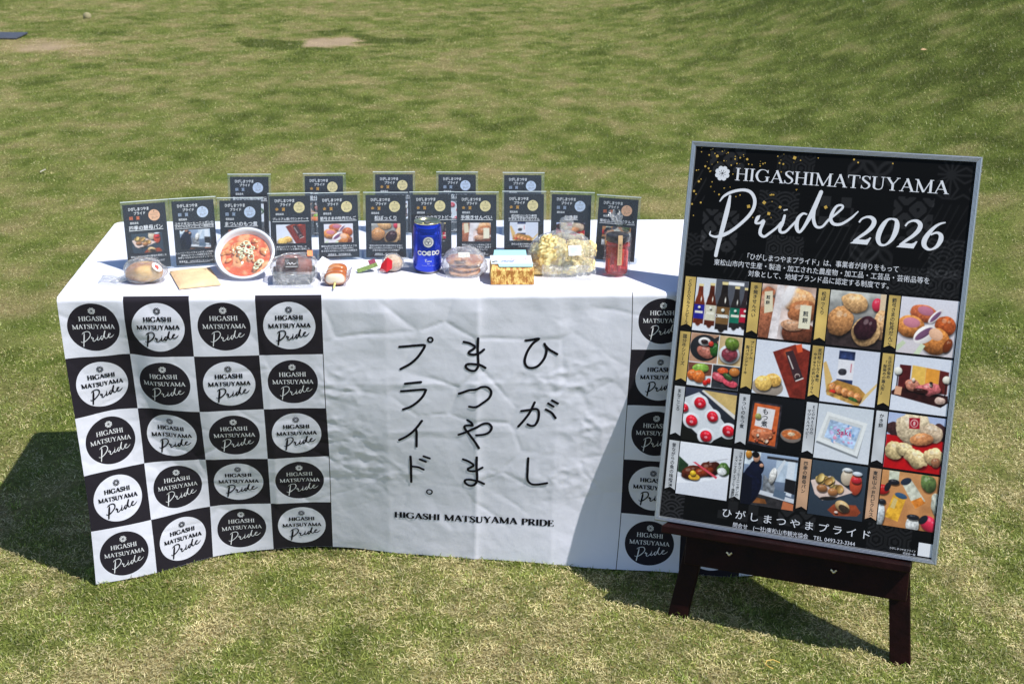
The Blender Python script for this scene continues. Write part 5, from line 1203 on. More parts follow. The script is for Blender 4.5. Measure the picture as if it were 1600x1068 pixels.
for i_, (row, cx_, cy_, yaw, aw, title, pk, body, maker) in enumerate(CARDS):
    t = thing("award_card", (cx_, cy_, TZ), ("clear stand with a %s medal card, " % AWN[aw]) + WHERE[i_], "card stand", "award cards on the tablecloth", rot=(0, 0, math.radians(yaw)))
    f0 = card_fn(0)
    # acrylic sheets in front of and behind the card, and the foot
    sx, ex = (-0.0055, CWI + 0.0055) if i_ % 3 else (-0.004, CWI + 0.0075)
    def slab(x0, x1, y0, y1, off0, off1):
        b = MB(); b.box(x0, x1, y0, y1, off0, off1)
        V = np.vstack(b.V); return b.F, f0(V[:, 0], V[:, 1], V[:, 2])
    F, V = slab(sx, ex, -0.0055, CHI + 0.003, 0.0008, 0.0022); add("acrylic_sheet", make_mesh("acrylic_sheet", V, F), M_ACR, t)
    F, V = slab(sx, ex, -0.0055, CHI + 0.003, -0.0022, -0.0008); add("acrylic_sheet", make_mesh("acrylic_sheet", V, F), M_ACR, t)
    F, V = slab(sx, ex, -0.0070, -0.0055, -0.0024, 0.0024); add("acrylic_edge", make_mesh("acrylic_edge", V, F), M_EDGE, t)
    b = MB(); b.box(sx - CWI / 2, ex - CWI / 2, -0.004, 0.045, 0, 0.0016); add("foot", b.mesh("foot"), M_ACR, t)
    F, V = slab(0, CWI, 0, CHI, -0.0005, 0.0002); cd = add("printed_card", make_mesh("printed_card", V, F), M_CARD, t)
    fl = card_fn(0.0003); ft = card_fn(0.00045); W_, H_ = CWI, CHI
    visible = row == "a"
    if visible or i_ in (12, 13, 14, 11, 15):
        picture_mesh("card_picture", pk, W_ * .14, H_ * .455, W_ * .86, H_ * .755, fl, M_PICTURE, cd, 48, 31, (0, .12, 1, .88))
    lay([disc2d(W_ * .72, H_ * .185, .0128, 24)], fl, "medal", M_MEDAL[aw], cd)
    mt = [(np.stack([v[:, 0] + W_ * .72, H_ * .185 - v[:, 1] - .009], 1), f, h) for v, f, h in flower2d(0, 0, .0016)]
    for s in PRN:
        q = s.copy(); q[:, 0] = q[:, 0] * .0075 + W_ * .735; q[:, 1] = H_ * .225 - q[:, 1] * .0075; q[:, 2] *= .007; mt.append(stroke(q, step=.0012, cap=False))
    for yy in (.158, .178): mt.append(quad2d(W_ * .63, H_ * yy, W_ * .81, H_ * yy + .0005))
    lay(mt, ft, "medal_print", M_MEDTX, cd, lift=.00005)
    tx = []
    def ln(s, x, y, sz, **k): return ycap(text_2d(s, sz, x * W_, 0, **k), y * H_ + sz * .38)
    rs = RNG.uniform(-.004, .004, 4)
    tx += ln("ひがしまつやま", .12, .075 + rs[0] * .3, .0086, bold=True, width=.0470) + ln("プライド", .24, .142, .0078, bold=True, width=.0270)
    tx += ln("認定品名", .14, .288, .0052, bold=True, width=.0190)
    if len(title) == 1:
        n_ = len(title[0]); sz = min(.0108, .084 / n_); x0_ = .5 - n_ * sz / W_ / 2
        if i_ == 6: sz = .0090; x0_ = .10
        P_ = ln(title[0], x0_, .365, sz, bold=True); tx += P_
        xm = max(float(p[0][:, 0].max()) for p in P_); tx.append(quad2d(x0_ * W_, H_ * .402, xm + .001, H_ * .402 + .0011))
    else:
        for q, s in enumerate(title):
            sz = min(.0068, .088 / len(s)); x0_ = .5 - len(s) * sz / W_ / 2; yy = (.352, .402)[q]
            tx += ln(s, x0_, yy, sz, bold=True); tx.append(quad2d(x0_ * W_, H_ * (yy + .026), (x0_ + len(s) * sz / W_) * W_, H_ * (yy + .026) + .0008))
    for q, s in enumerate(body): tx += ln(s, .5, (.81, .848, .886)[q], .0050, align='C')
    if maker: tx += ln(maker, .5, .945, .0048, align='C'); tx.append(quad2d(W_ * .2, H_ * .964, W_ * .8, H_ * .964 + .0006))
    lay(tx, ft, "card_lettering", M_CARDTX, cd, kind="stuff")
    lay(ln(aw, .13, .213, .0084, bold=True) + ln("賞", .29, .213, .0084, bold=True), ft, "award_lettering", AW[aw][0], cd)

# ------------------------------------------------------------------ goods on the table
def blob(rx, ry, rz, sc=30, amp=0.12, seed=1, nu=40, nv=24, pw=1.0, flat=None):
    V, F = sphere(nu, nv)
    V = np.sign(V) * np.abs(V) ** pw
    n = noise3(V * np.array([rx, ry, rz]) + seed, sc, seed) - 0.5
    V = V * (1 + amp * 2 * n)[:, None] * np.array([rx, ry, rz])
    if flat is not None: V[:, 2] = np.maximum(V[:, 2], flat)
    return V, F
def moved(V, d, rz=0):
    c, s = math.cos(rz), math.sin(rz); V = np.asarray(V); return np.stack([V[:, 0] * c - V[:, 1] * s, V[:, 0] * s + V[:, 1] * c, V[:, 2]], 1) + np.array(d)
def tone(V, cols, sc, seed=0, zt=None):
    n = np.clip((noise3(V, sc, seed) - .5) * 5 + .5, 0, 1)[:, None]; a, b_ = lin(cols[0]), lin(cols[1]); return a * (1 - n) + b_ * n

M_VC = material("food surface", attr=True, rough=0.5, spec=0.4, bump=(180, 0.0008))
M_GLAZE = material("glazed surface", attr=True, rough=0.18, spec=0.6, coat=0.6, bump=(120, 0.0005))
M_WHITEP = material("white label paper", (0.78, 0.79, 0.81, 1), 0.6)
def crumple(V, F, name, parent, mat=M_FILM, seed=3, sc=55, amp=0.004, floor=0.0008, **p):
    """stiff creased film: pushed out and in along sharp random ridges"""
    V = np.asarray(V, float)
    r1 = 1 - np.abs(2 * noise3(V, sc * .8, seed) - 1) * 3; r2 = 1 - np.abs(2 * noise3(V, sc * 2.0, seed + 5) - 1) * 3
    c = V.mean(0); d = V - c; d /= np.linalg.norm(d, axis=1)[:, None] + 1e-9
    V = V + d * (r1 * amp * .9 + r2 * amp * .55)[:, None]; V[:, 2] = np.maximum(V[:, 2], floor)
    return add(name, make_mesh(name, V, F, False), mat, parent, **p)

# bread in a clear bag
t = thing("bagged_bread", (0.168, 0.112, TZ), "round bread roll in a clear bag with a white and red sticker", "bread")
V, F = blob(.038, .030, .0235, 42, .22, 2); V[:, 2] += .0205; V[:, 2] = np.maximum(V[:, 2], .001)
add("bread_roll", make_mesh("bread_roll", V, F, True, colors=tone(V, ((244, 196, 116), (182, 120, 66)), 45, 3)), M_VC, t)
V, F = blob(.046, .034, .0275, 22, .06, 5, 46, 22); V[:, 2] += .0235; V[:, 0] += .001
crumple(V, F, "clear_bag", t, M_FILM, 7, 60, .004)
gx_, gy_ = np.meshgrid(np.linspace(-.098, -.030, 16), np.linspace(-.032, .030, 14))
V = np.stack([gx_.ravel(), gy_.ravel() * (1 + .1 * np.sin(gx_.ravel() * 90)), .003 + .010 * np.clip(fbm(gx_.ravel() * 60, gy_.ravel() * 60, 2, 5) - .25, 0, 1) + .008 * np.clip((gx_.ravel() + .055) / .025, 0, 1)], 1)
add("bag_end", make_mesh("bag_end", V, grid_faces(16, 14)), M_FILM, t)
def sticker(name, parent, c, n, up, rx, ry, mat, k=20, lift=.0006, poly=None, **p):
    n = np.array(n, float); n /= np.linalg.norm(n); up = np.array(up, float); up -= n * (up @ n); up /= np.linalg.norm(up); r_ = np.cross(up, n)
    P = poly if poly is not None else [(rx * math.cos(a), ry * math.sin(a)) for a in np.linspace(0, 2 * math.pi, k, endpoint=False)]
    fr_ = [np.array(c) + n * lift + r_ * x + up * y for x, y in P]; bk_ = [q - n * .0004 for q in fr_]; m_ = len(P)
    F = [tuple(range(m_)), tuple(range(2 * m_ - 1, m_ - 1, -1))] + [(i, m_ + i, m_ + (i + 1) % m_, (i + 1) % m_) for i in range(m_)]
    return add(name, make_mesh(name, np.array(fr_ + bk_), F), mat, parent, **p)
rect = lambda w, h: [(-w / 2, -h / 2), (w / 2, -h / 2), (w / 2, h / 2), (-w / 2, h / 2)]
M_REDST = material("red print", rgb(200, 70, 60), 0.5)
st = sticker("sticker", t, (.0315, -.0225, .0385), (.55, -.62, .62), (-.5, -.1, .7), .0085, .0125, M_WHITEP)
sticker("sticker_print", st, (.0315, -.0225, .0385), (.55, -.62, .62), (-.5, -.1, .7), .0045, .0065, M_REDST, lift=.0010, poly=[(-.004, -.006), (.003, -.004), (.005, .002), (.002, .007), (-.003, .004)])

# kraft coffee bag lying flat
M_KRAFT = material("kraft paper", rgb(226, 194, 152), 0.7, noise=(55, .12, 4), bump=(240, .0002))
t = thing("coffee_bag", (0.2755, 0.1235, TZ), "flat kraft paper coffee bag lying beside the stew bowl", "coffee bag", rot=(0, 0, math.radians(18)))
b = MB(); n1, n2 = 14, 18
X_, Y_ = np.meshgrid(np.linspace(-.0455, .0455, n1), np.linspace(-.0665, .0665, n2))
puff = (1 - (X_ / .0455) ** 4) * (1 - (Y_ / .0665) ** 6); Zt = .003 + .0085 * puff + .0015 * fbm(X_ * 60, Y_ * 60, 2, 4)
Vt = np.stack([X_.ravel(), Y_.ravel(), Zt.ravel()], 1); Vb = np.stack([X_.ravel(), Y_.ravel(), np.full(n1 * n2, .0008)], 1)
Ff = grid_faces(n1, n2); b.put(Vt, Ff); b.put(Vb, Ff[:, ::-1])
edge = [j for j in range(n1)] + [n1 * (k_ + 1) - 1 for k_ in range(1, n2)] + [n1 * n2 - 1 - j for j in range(1, n1)] + [n1 * k_ for k_ in range(n2 - 2, 0, -1)]
b.F += [(edge[i], edge[i - 1], edge[i - 1] + n1 * n2, edge[i] + n1 * n2) for i in range(len(edge))]
add("pouch", b.mesh("pouch"), M_KRAFT, t)
kf = lambda x, y, h: np.stack([x, y, .0123 + h + 0 * x], 1)
add("seal_strip", make_mesh("seal_strip", [(-.044, .052, .0062), (.044, .052, .0062), (.0445, .065, .0048), (-.0445, .065, .0048)], [(0, 1, 2, 3)]), material("darker kraft", rgb(196, 168, 132), .6), t)
kt = [stroke(np.array([(x, .012 + .0016 * math.sin(x * 700)), (x + .005, .0128)]), .0009, cap=False) for x in np.arange(-.028, .008, .0068)]
V_, F_, H_0 = merge2d(kt); add("stamp_mark", make_mesh("stamp_mark", kf(V_[:, 0], V_[:, 1], H_0 * 0), F_), material("faint stamp", rgb(120, 95, 70), .6), t, kind="stuff")
M_LEAFP = material("grey green print", rgb(150, 150, 120), .6)
add("stamp_mark", make_mesh("stamp_mark", kf(*(disc2d(.024, .032, .008, 12, .7)[0].T), np.zeros(12) - .0012), [tuple(range(12))]), M_LEAFP, t)

# bowl of stew, tipped towards the viewer
nb = math.radians(47)
bn = np.array([-0.03, -math.cos(nb), math.sin(nb)]); bn /= np.linalg.norm(bn); bu = np.cross(bn, np.array([1., 0, 0])); bu *= np.sign(bu[2]); bu /= np.linalg.norm(bu); br = np.cross(bu, bn)
BB = np.array([0.3850, 0.1040, 0.0]); BR_ = 0.0685
bc = BB + bu * BR_ * 1.01 + np.array([0, 0, .004])
MBW = Matrix(((br[0], bu[0], bn[0], bc[0]), (br[1], bu[1], bn[1], bc[1]), (br[2], bu[2], bn[2], bc[2] + TZ), (0, 0, 0, 1)))
t = thing("stew_bowl", None, "tipped white bowl of orange tripe stew topped with sliced green onion", "bowl", matrix=MBW)
M_BOWL = material("white plastic", (0.80, 0.81, 0.84, 1), 0.3, spec=0.5)
b = MB(); b.lathe([(.038, -.034), (.044, -.0335), (.058, -.012), (.0625, -.0015), (.0670, 0), (.0675, .0015), (.0655, .0028), (.0615, .0015), (.0590, -.004), (.0535, -.014), (.040, -.028), (.001, -.0285)], 56, caps=False)
b.F.append(tuple(range(55, -1, -1))); add("bowl_body", b.mesh("bowl_body", True), M_BOWL, t)
nr, na = 26, 72; V = [(0, 0, 0)]
for r_ in range(1, nr + 1):
    for a_ in range(na): V.append((.0555 * r_ / nr * math.cos(2 * math.pi * a_ / na), .0555 * r_ / nr * math.sin(2 * math.pi * a_ / na), 0))
V = np.array(V); hgt = fbm(V[:, 0] * 85 + 3, V[:, 1] * 85, 3, 8); V[:, 2] = -.0095 + .010 * np.clip(hgt - .42, 0, .4) * (1 - (np.hypot(V[:, 0], V[:, 1]) / .0555) ** 6)
F = [(0, 1 + a_, 1 + (a_ + 1) % na) for a_ in range(na)] + [(1 + r_ * na + a_, 1 + (r_ + 1) * na + a_, 1 + (r_ + 1) * na + (a_ + 1) % na, 1 + r_ * na + (a_ + 1) % na) for r_ in range(nr - 1) for a_ in range(na)]
cc = np.clip((hgt - .5) * 7, 0, 1)[:, None]; V[:, 2] += 0
add("stew", make_mesh("stew", V, F, True, colors=lin((214, 104, 66)) * (1 - cc) + lin((232, 166, 116)) * cc), M_GLAZE, t)
R2 = random.Random(12)
for k_ in range(17):
    a_ = R2.uniform(0, 6.28); rr_ = .047 * math.sqrt(R2.uniform(.12, 1)); V, F = blob(R2.uniform(.007, .013), R2.uniform(.004, .007), .0035, 120, .35, k_, 16, 9)
    V = moved(V, (rr_ * math.cos(a_), rr_ * math.sin(a_), -.0065), R2.uniform(0, 3)); add("tripe_piece", make_mesh("tripe_piece", V, F, True, colors=tone(V, ((232, 172, 112), (212, 120, 66)), 150, k_)), M_GLAZE, t)
M_ONION = material("green onion", rgb(226, 230, 192), 0.35, spec=0.5, noise=(200, .12, 2))
ons = [(-.006, .024, .006), (.008, .016, .0085), (-.004, .010, .0075), (.004, .004, .0072), (.012, .002, .0075), (-.010, .002, .0065), (.014, -.010, .0078), (-.006, -.010, .007), (.003, .026, .0085), (-.024, .002, .004), (.030, -.030, .0085), (.036, -.024, .0085), (.026, -.038, .007), (.017, .012, .006), (-.014, .013, .006)]
for k_, (x, y, r_) in enumerate(ons):
    b = MB(); nn0, nm = 20, 6; V = []; F = []
    tl_ = np.array([R2.uniform(-.4, .4), R2.uniform(-.4, .4)]); hole = .62 if k_ in (1, 6, 8, 10, 0, 9) else .25
    for i in range(nn0):
        a_ = 2 * math.pi * i / nn0
        for j in range(nm):
            q = 2 * math.pi * j / nm; R_ = r_ * (1 + hole) / 2; w_ = r_ * (1 - hole) / 2
            px_, py_ = (R_ + w_ * math.cos(q)) * math.cos(a_), (R_ + w_ * math.cos(q)) * math.sin(a_) * .85
            V.append((x + px_, y + py_, -.001 + .0016 * math.sin(q) + px_ * tl_[0] + py_ * tl_[1] + .0008 * (k_ % 4)))
            F.append((i * nm + j, ((i + 1) % nn0) * nm + j, ((i + 1) % nn0) * nm + (j + 1) % nm, i * nm + (j + 1) % nm))
    add("onion_slice", make_mesh("onion_slice", V, F, True), M_ONION, t)
b = MB(); b.lathe([(.0700, -.002), (.0712, .001), (.0690, .0045), (.0630, .0062), (.0560, .0066), (.001, .0068)], 56, caps=False); add("clear_lid", b.mesh("clear_lid", True), film_material("lid plastic", haze=.02, gloss=.12, scale=14, dist=.001), t)
# small wedge that props the bowl, hidden behind it
# pound cake in bag
t = thing("bagged_pound_cake", (0.498, 0.108, TZ), "brown pound cake in a black tray, bagged, with an orange sticker", "cake", rot=(0, 0, math.radians(3)))
b = MB(); V = [(-.036, -.030, .001), (.036, -.030, .001), (.036, .026, .001), (-.036, .026, .001), (-.047, -.037, .024), (.047, -.037, .024), (.047, .033, .024), (-.047, .033, .024), (-.044, -.034, .024), (.044, -.034, .024), (.044, .030, .024), (-.044, .030, .024), (-.034, -.028, .006), (.034, -.028, .006), (.034, .024, .006), (-.034, .024, .006)]
F = [(3, 2, 1, 0)] + [(k_, (k_ + 1) % 4, 4 + (k_ + 1) % 4, 4 + k_) for k_ in range(4)] + [(4 + k_, 4 + (k_ + 1) % 4, 8 + (k_ + 1) % 4, 8 + k_) for k_ in range(4)] + [(8 + k_, 8 + (k_ + 1) % 4, 12 + (k_ + 1) % 4, 12 + k_) for k_ in range(4)] + [(12, 13, 14, 15)]
add("tray", make_mesh("tray", V, F), material("black tray", (.018, .018, .02, 1), .35, noise=(700, .9, 2), bump=(500, .0006)), t)
V, F = blob(.041, .031, .026, 40, .05, 4, 36, 20, pw=.55); V[:, 2] = np.maximum(V[:, 2] + .030, .007)
add("cake", make_mesh("cake", V, F, True, colors=tone(V, ((150, 66, 40), (96, 42, 34)), 60, 2)), M_VC, t)
V, F = blob(.050, .036, .032, 25, .05, 9, 40, 22, pw=.7); V[:, 2] += .030
crumple(V, F, "clear_bag", t, M_FILM, 11, 60, .004)
# flap of the bag at the front
gx_, gy_ = np.meshgrid(np.linspace(-.046, .050, 14), np.linspace(0, 1, 8)); V = np.stack([gx_.ravel(), -.038 - .020 * gy_.ravel() - .003 * np.sin(gx_.ravel() * 70), .030 - .029 * gy_.ravel() + .003 * fbm(gx_.ravel() * 70, gy_.ravel() * 4, 2, 3)], 1)
add("bag_flap", make_mesh("bag_flap", V, grid_faces(14, 8)), M_FILM_SOFT, t)
M_DLAB = material("dark label", (.035, .03, .032, 1), .4)
lb = sticker("label", t, (-.004, -.0305, .0485), (0, -.72, .70), (0, .5, .8), 0, 0, M_DLAB, poly=rect(.030, .025), lift=.0035)
sw = [stroke(np.array([(-.010, -.003), (-.006, .001), (-.003, -.004), (.001, .001), (.004, -.004), (.009, -.001)]), .0011, cap=False), (*quad2d(-.013, -.0098, .013, -.0090)[:2],)]
n_ = np.array([0, -.72, .70]); n_ /= np.linalg.norm(n_); u_2 = np.array([0, .5, .8]); u_2 -= n_ * (u_2 @ n_); u_2 /= np.linalg.norm(u_2); r_2 = np.cross(u_2, n_)
def on_plane(c, n, up, lift):
    n = np.array(n, float); n /= np.linalg.norm(n); up = np.array(up, float); up -= n * (up @ n); up /= np.linalg.norm(up); r = np.cross(up, n)
    return lambda x, y, h: np.array(c) + r * np.asarray(x)[:, None] + up * np.asarray(y)[:, None] + n * (lift + np.asarray(h))[:, None]
lay(sw, on_plane((-.004, -.0305, .0485), (0, -.72, .70), (0, .5, .8), .0038), "label_print", M_WHITE_PRINT, lb)
sticker("sticker", t, (.036, -.006, .064), (.1, -.75, .65), (0, .5, .8), 0, 0, material("orange sticker", rgb(236, 128, 56), .5), poly=rect(.012, .014), lift=.002)

# grilled dumplings on a skewer
t = thing("dumpling_skewer", (0.592, 0.104, TZ), "glazed grilled dumplings on a green bamboo skewer pointing at the table edge", "dumplings", rot=(0, 0, math.radians(-2)))
for k_ in range(3):
    V, F = blob(.0245 - .001 * k_, .0165, .0155, 60, .06, k_ + 2, 32, 20, pw=.8); V[:, 2] += .0158; V[:, 1] += -.030 + .029 * k_
    nn1 = noise3(V, 70, k_); fr1 = np.clip((-(V[:, 1] - (-.030 + .029 * k_)) / .0165 - .55) * 5, 0, 1) * np.clip((V[:, 2] - .006) / .006, 0, 1) * (k_ == 0)
    cl1 = lin((176, 96, 40)) * (1 - np.clip((nn1 - .45) * 5, 0, 1))[:, None] + lin((222, 170, 120)) * np.clip((nn1 - .45) * 5, 0, 1)[:, None]
    cl1 = cl1 * (1 - fr1)[:, None] + lin((236, 222, 196)) * fr1[:, None]; low = np.clip(1 - (V[:, 2] - .001) / .006, 0, 1)[:, None]; cl1 = cl1 * (1 - low) + lin((110, 50, 20)) * low
    add("dumpling", make_mesh("dumpling", V, F, True, colors=cl1), M_GLAZE, t)
b = MB(); b.beam((0, -.076, .006), (0, .045, .016), (1, 0, 0), .0042, .0022, .0005); add("skewer", b.mesh("skewer"), material("green bamboo", rgb(206, 206, 130), .45, noise=(120, .15)), t)
gx_, gy_ = np.meshgrid(np.linspace(-.032, .032, 12), np.linspace(-.045, .055, 14)); V = np.stack([gx_.ravel(), gy_.ravel(), .0015 + .016 * np.abs(gx_.ravel() / .032) ** 3 + .002 * fbm(gx_.ravel() * 90, gy_.ravel() * 90, 2, 6)], 1)
add("wrapper", make_mesh("wrapper", V, grid_faces(12, 14)), M_FILM, t)
V = np.array([(-.034, -.004, .004), (-.014, .050, .030), (-.036, .058, .040), (-.046, .040, .030)]); add("white_paper", make_mesh("white_paper", np.vstack([V, V - [0, 0, .0005]]), [(0, 1, 2, 3), (7, 6, 5, 4), (0, 4, 5, 1), (1, 5, 6, 2), (2, 6, 7, 3), (3, 7, 4, 0)]), M_WHITEP, t)

# pine-cone sweet in a twisted wrapper with a red band
t = thing("wrapped_pinecone_sweet", (0.718, 0.178, TZ), "small round pine cone sweet in clear film with a bright red band", "sweet")
V, F = sphere(44, 30); d0 = V.copy(); sc_ = np.abs(np.sin(np.arctan2(V[:, 1], V[:, 0]) * 8)) * np.abs(np.sin(np.arcsin(np.clip(V[:, 2], -1, 1)) * 7)); V = V * (1 + .07 * sc_)[:, None] * np.array([.0215, .019, .0185]); V[:, 2] += .0185
add("sweet", make_mesh("sweet", V, F, True, colors=lin((238, 200, 158)) * (1 - sc_[:, None] * .25) * (.85 + .3 * noise3(V, 90, 3))[:, None]), M_VC, t)
V, F = blob(.0235, .021, .020, 30, .05, 3, 26, 14); V[:, 2] += .020; crumple(V, F, "film", t, M_FILM, 3, 90, .002)
M_REDB = material("red band", rgb(214, 30, 42), .3, spec=.6)
P = np.array([(-.031, -.012, .003), (-.014, -.0245, .004), (-.002, -.0260, .013), (-.001, -.0220, .030), (-.012, -.0170, .037), (-.026, -.0110, .020)])
add("red_band", make_mesh("red_band", np.vstack([P, P + [0, .0008, 0], [P.mean(0) + [0, -.0035, 0]]]), [(i, (i + 1) % 6, 12) for i in range(6)] + [tuple(range(11, 5, -1))] + [(i, 6 + i, 6 + (i + 1) % 6, (i + 1) % 6) for i in range(6)]), M_REDB, t)
for nm_, P_ in (("wrapper_end", [(.018, -.004, .020), (.050, .004, .026), (.048, -.010, .012), (.020, -.010, .010)]), ("wrapper_end", [(-.020, -.010, .014), (-.040, -.022, .001), (-.024, -.028, .001), (-.010, -.020, .006)])):
    add(nm_, make_mesh(nm_, P_, [(0, 1, 2, 3)]), M_FILM_SOFT, t)
M_GRN = material("green printed strip", rgb(120, 140, 80), .5, noise=(400, .6, 2)); M_MAR = material("maroon tag", rgb(130, 30, 66), .45, noise=(500, .5, 2))
b = MB(); b.beam((-.082, -.012, .003), (-.036, -.002, .016), (.1, 1, .5), .014, .0008, .0002); add("printed_strip", b.mesh("printed_strip"), M_GRN, t)
b = MB(); b.beam((-.055, .004, .016), (-.040, .008, .020), (0, .5, .8), .015, .0008, .0002); add("tag", b.mesh("tag"), M_MAR, t)

# beer can
t = thing("beer_can", (0.7975, 0.1780, TZ), "blue beer can with silver COEDO lettering standing before the cards", "can", rot=(0, 0, math.radians(3)))
M_CANB = material("blue can print", (0.006, 0.022, 0.26, 1), 0.22, metal=0.75, spec=0.6, coat=0.4)
nt = M_CANB.node_tree; bs2 = nt.nodes["Principled BSDF"]; tc = nt.nodes.new("ShaderNodeTexCoord"); sp = nt.nodes.new("ShaderNodeSeparateXYZ"); nt.links.new(tc.outputs["Object"], sp.inputs[0])
def mn(op, a, b=None):
    n = nt.nodes.new("ShaderNodeMath"); n.operation = op
    for i, v in enumerate((a, b)):
        if v is None: continue
        if isinstance(v, (int, float)): n.inputs[i].default_value = v
        else: nt.links.new(v, n.inputs[i])
    return n.outputs[0]
an = mn('MULTIPLY', mn('ARCTAN2', sp.outputs[1], sp.outputs[0]), 60 / 6.2832 * 1.0); zz = mn('MULTIPLY', sp.outputs[2], 290.0)
rowp = mn('MULTIPLY', mn('MODULO', mn('FLOOR', zz), 2.0), 0.5)
dx_ = mn('SUBTRACT', mn('FRACT', mn('ADD', mn('ADD', an, 100.0), rowp)), .5); dz_ = mn('SUBTRACT', mn('FRACT', zz), .5)
dot = mn('LESS_THAN', mn('ADD', mn('ABSOLUTE', dx_), mn('ABSOLUTE', dz_)), .30); dot = mn('MULTIPLY', dot, mn('LESS_THAN', sp.outputs[2], .088))
mm = nt.nodes.new("ShaderNodeMix"); mm.data_type = 'RGBA'; nt.links.new(dot, mm.inputs[0]); mm.inputs[6].default_value = (0.016, 0.055, 0.62, 1); mm.inputs[7].default_value = (0.006, 0.020, 0.28, 1); nt.links.new(mm.outputs[2], bs2.inputs["Base Color"])
R0 = .0331
b = MB(); b.lathe([(.0255, .003), (.0295, .0045), (R0 - .0006, .010), (R0, .013), (R0, .092), (R0 - .0008, .0945), (R0, .0965), (R0 - .0008, .0985), (R0 - .0002, .1005), (R0 - .0012, .1025), (R0 - .0008, .1045), (.0300, .1125), (.0285, .1150)], 64, caps=False); add("can_body", b.mesh("can_body", True), M_CANB, t)
M_LID = material("pale gold lid", (0.62, 0.60, 0.36, 1), 0.22, 0.95)
b = MB(); b.lathe([(.0285, .1148), (.0298, .1152), (.0304, .1175), (.0300, .1190), (.0288, .1190), (.0272, .1150), (.0262, .1140), (.001, .1142)], 64, caps=False); add("can_lid", b.mesh("can_lid", True), M_LID, t)
b = MB(); b.lathe([(.024, 0), (.0262, .0005), (.0262, .0035)], 48, caps=False); add("base_rim", b.mesh("base_rim", True), M_METAL, t)
b = MB(); b.lathe([(.009, .1150), (.009, .1163), (.0055, .1163), (.0055, .1150)], 20, (0, .004, 0), caps=False); b.box(-.004, .004, -.006, .004, .1150, .1162, .0004); add("ring_pull", b.mesh("ring_pull"), M_METAL, t)
b = MB(); b.lathe([(.007, .1146), (.007, .1149), (.001, .1149)], 18, (0, -.012, 0), caps=False); add("opening", b.mesh("opening"), material("dark opening", (.03, .03, .025, 1), .5), t)
def can_fn(lift): return lambda x, y, h: np.stack([(R0 + lift + h) * np.sin(x / R0), -(R0 + lift + h) * np.cos(x / R0), y], 1)
def sub(parts, n=1):
    """split long polygons so that lettering follows the curve"""
    return parts
M_SILV = material("silver ink", (0.72, 0.72, 0.68, 1), 0.35, 0.4)
def ring_(cx, cy, r, w): return ring2d(cx, cy, r, r, w, 40)
dsk = [disc2d(0, .0795, .0, 3)]; 
rr1 = [ring_(0, .0765, r_, .00185) for r_ in np.arange(.0010, .0128, .0018)]
lay(rr1, can_fn(.00015), "emblem", M_SILV, t)
em = [ring_(0, .0765, .0122, .0006), ring_(0, .0800, .0040, .0008), ring_(-.0034, .0745, .0040, .0008), ring_(.0034, .0745, .0040, .0008), ring_(0, .0765, .0082, .0007)]
lay([(v, f, h + k_) for k_, (v, f, h) in enumerate(em)], can_fn(.0003), "emblem_print", material("dark blue ink", (.01, .015, .08, 1), .4), t, lift=.00003)
# COEDO drawn from strokes
def coedo():
    P = []; H0, H1 = .0450, .0560; m_ = (H0 + H1) / 2; w = .0028
    def arc(cx, r, a0, a1): return [(cx + r * math.cos(math.radians(a)), m_ + (H1 - H0 - w) / 2 * math.sin(math.radians(a))) for a in np.linspace(a0, a1, 14)]
    P.append(stroke(np.array(arc(-.0205, .0046, 50, 310)), w, .0008)); P.append(stroke(np.array(arc(-.0095, .0050, 0, 360)), w, .0008))
    P.append(stroke(np.array(arc(.0020, .0046, 55, 305)), w, .0008)); P.append(stroke(np.array([(-.0020, m_), (.0045, m_)]), w * .8, .0008, h0=1.5))
    P.append(stroke(np.array([(.0095, H0 + w / 2), (.0095, H1 - w / 2)]), w, .0008, h0=.5)); P.append(stroke(np.array(arc(.0100, .0062, -90, 90)), w, .0008))
    P.append(stroke(np.array(arc(.0225, .0050, 0, 360)), w, .0008)); return P
lay(coedo(), can_fn(.0003), "can_lettering", M_SILV, t, lift=.0001)
ruri = [np.array([(-.0075, .036), (-.0068, .0295)]), np.array([(-.0088, .0350), (-.005, .0365), (-.004, .0345), (-.0065, .0328), (-.0035, .0297), (-.0015, .0325), (-.0010, .0300), (.0008, .0325), (.0012, .0300), (.0028, .0325), (.0036, .0315), (.0040, .0298), (.0060, .0325), (.0062, .0300), (.0080, .0315)])]
tx = [stroke(s, .00065, .0008, cap=False, h0=i) for i, s in enumerate(ruri)] + text_2d("BEER", .0028, 0, .0245, align='C') + text_2d("Premium Craft Beer", .0022, 0, .0205, align='C', width=.030)
lay(tx, can_fn(.00025), "can_lettering", M_SILV, t, lift=.00005)

# rice crackers in a bag
t = thing("bagged_rice_crackers", (0.882, 0.160, TZ), "round brown rice crackers in a crinkled clear bag right of the beer can", "crackers", rot=(math.radians(16), 0, 0))
for k_, (x, y, z, r_) in enumerate(((0, 0, .010, .038), (.002, .004, .021, .037), (-.012, .006, .033, .030), (.016, .002, .034, .028))):
    V, F = blob(r_, r_ * .85, .0062, 60, .12, k_ + 5, 40, 14, pw=.9); n = noise3(V, 50, 4); V[:, 2] += .004 * (n - .5) * 2; V = moved(V, (x, y, z)); add("cracker", make_mesh("cracker", V, F, True, colors=tone(V, ((222, 164, 112), (176, 104, 60)), 55, k_ + 2)), M_GLAZE if k_ > 1 else M_VC, t)
V, F = blob(.050, .038, .029, 30, .08, 6, 44, 24, pw=.8); V[:, 2] += .0265; V[:, 0] *= 1 - .25 * np.clip((V[:, 2] - .03) / .03, 0, 1); crumple(V, F, "clear_bag", t, M_FILM_SOFT, 21, 55, .005, floor=-.004)
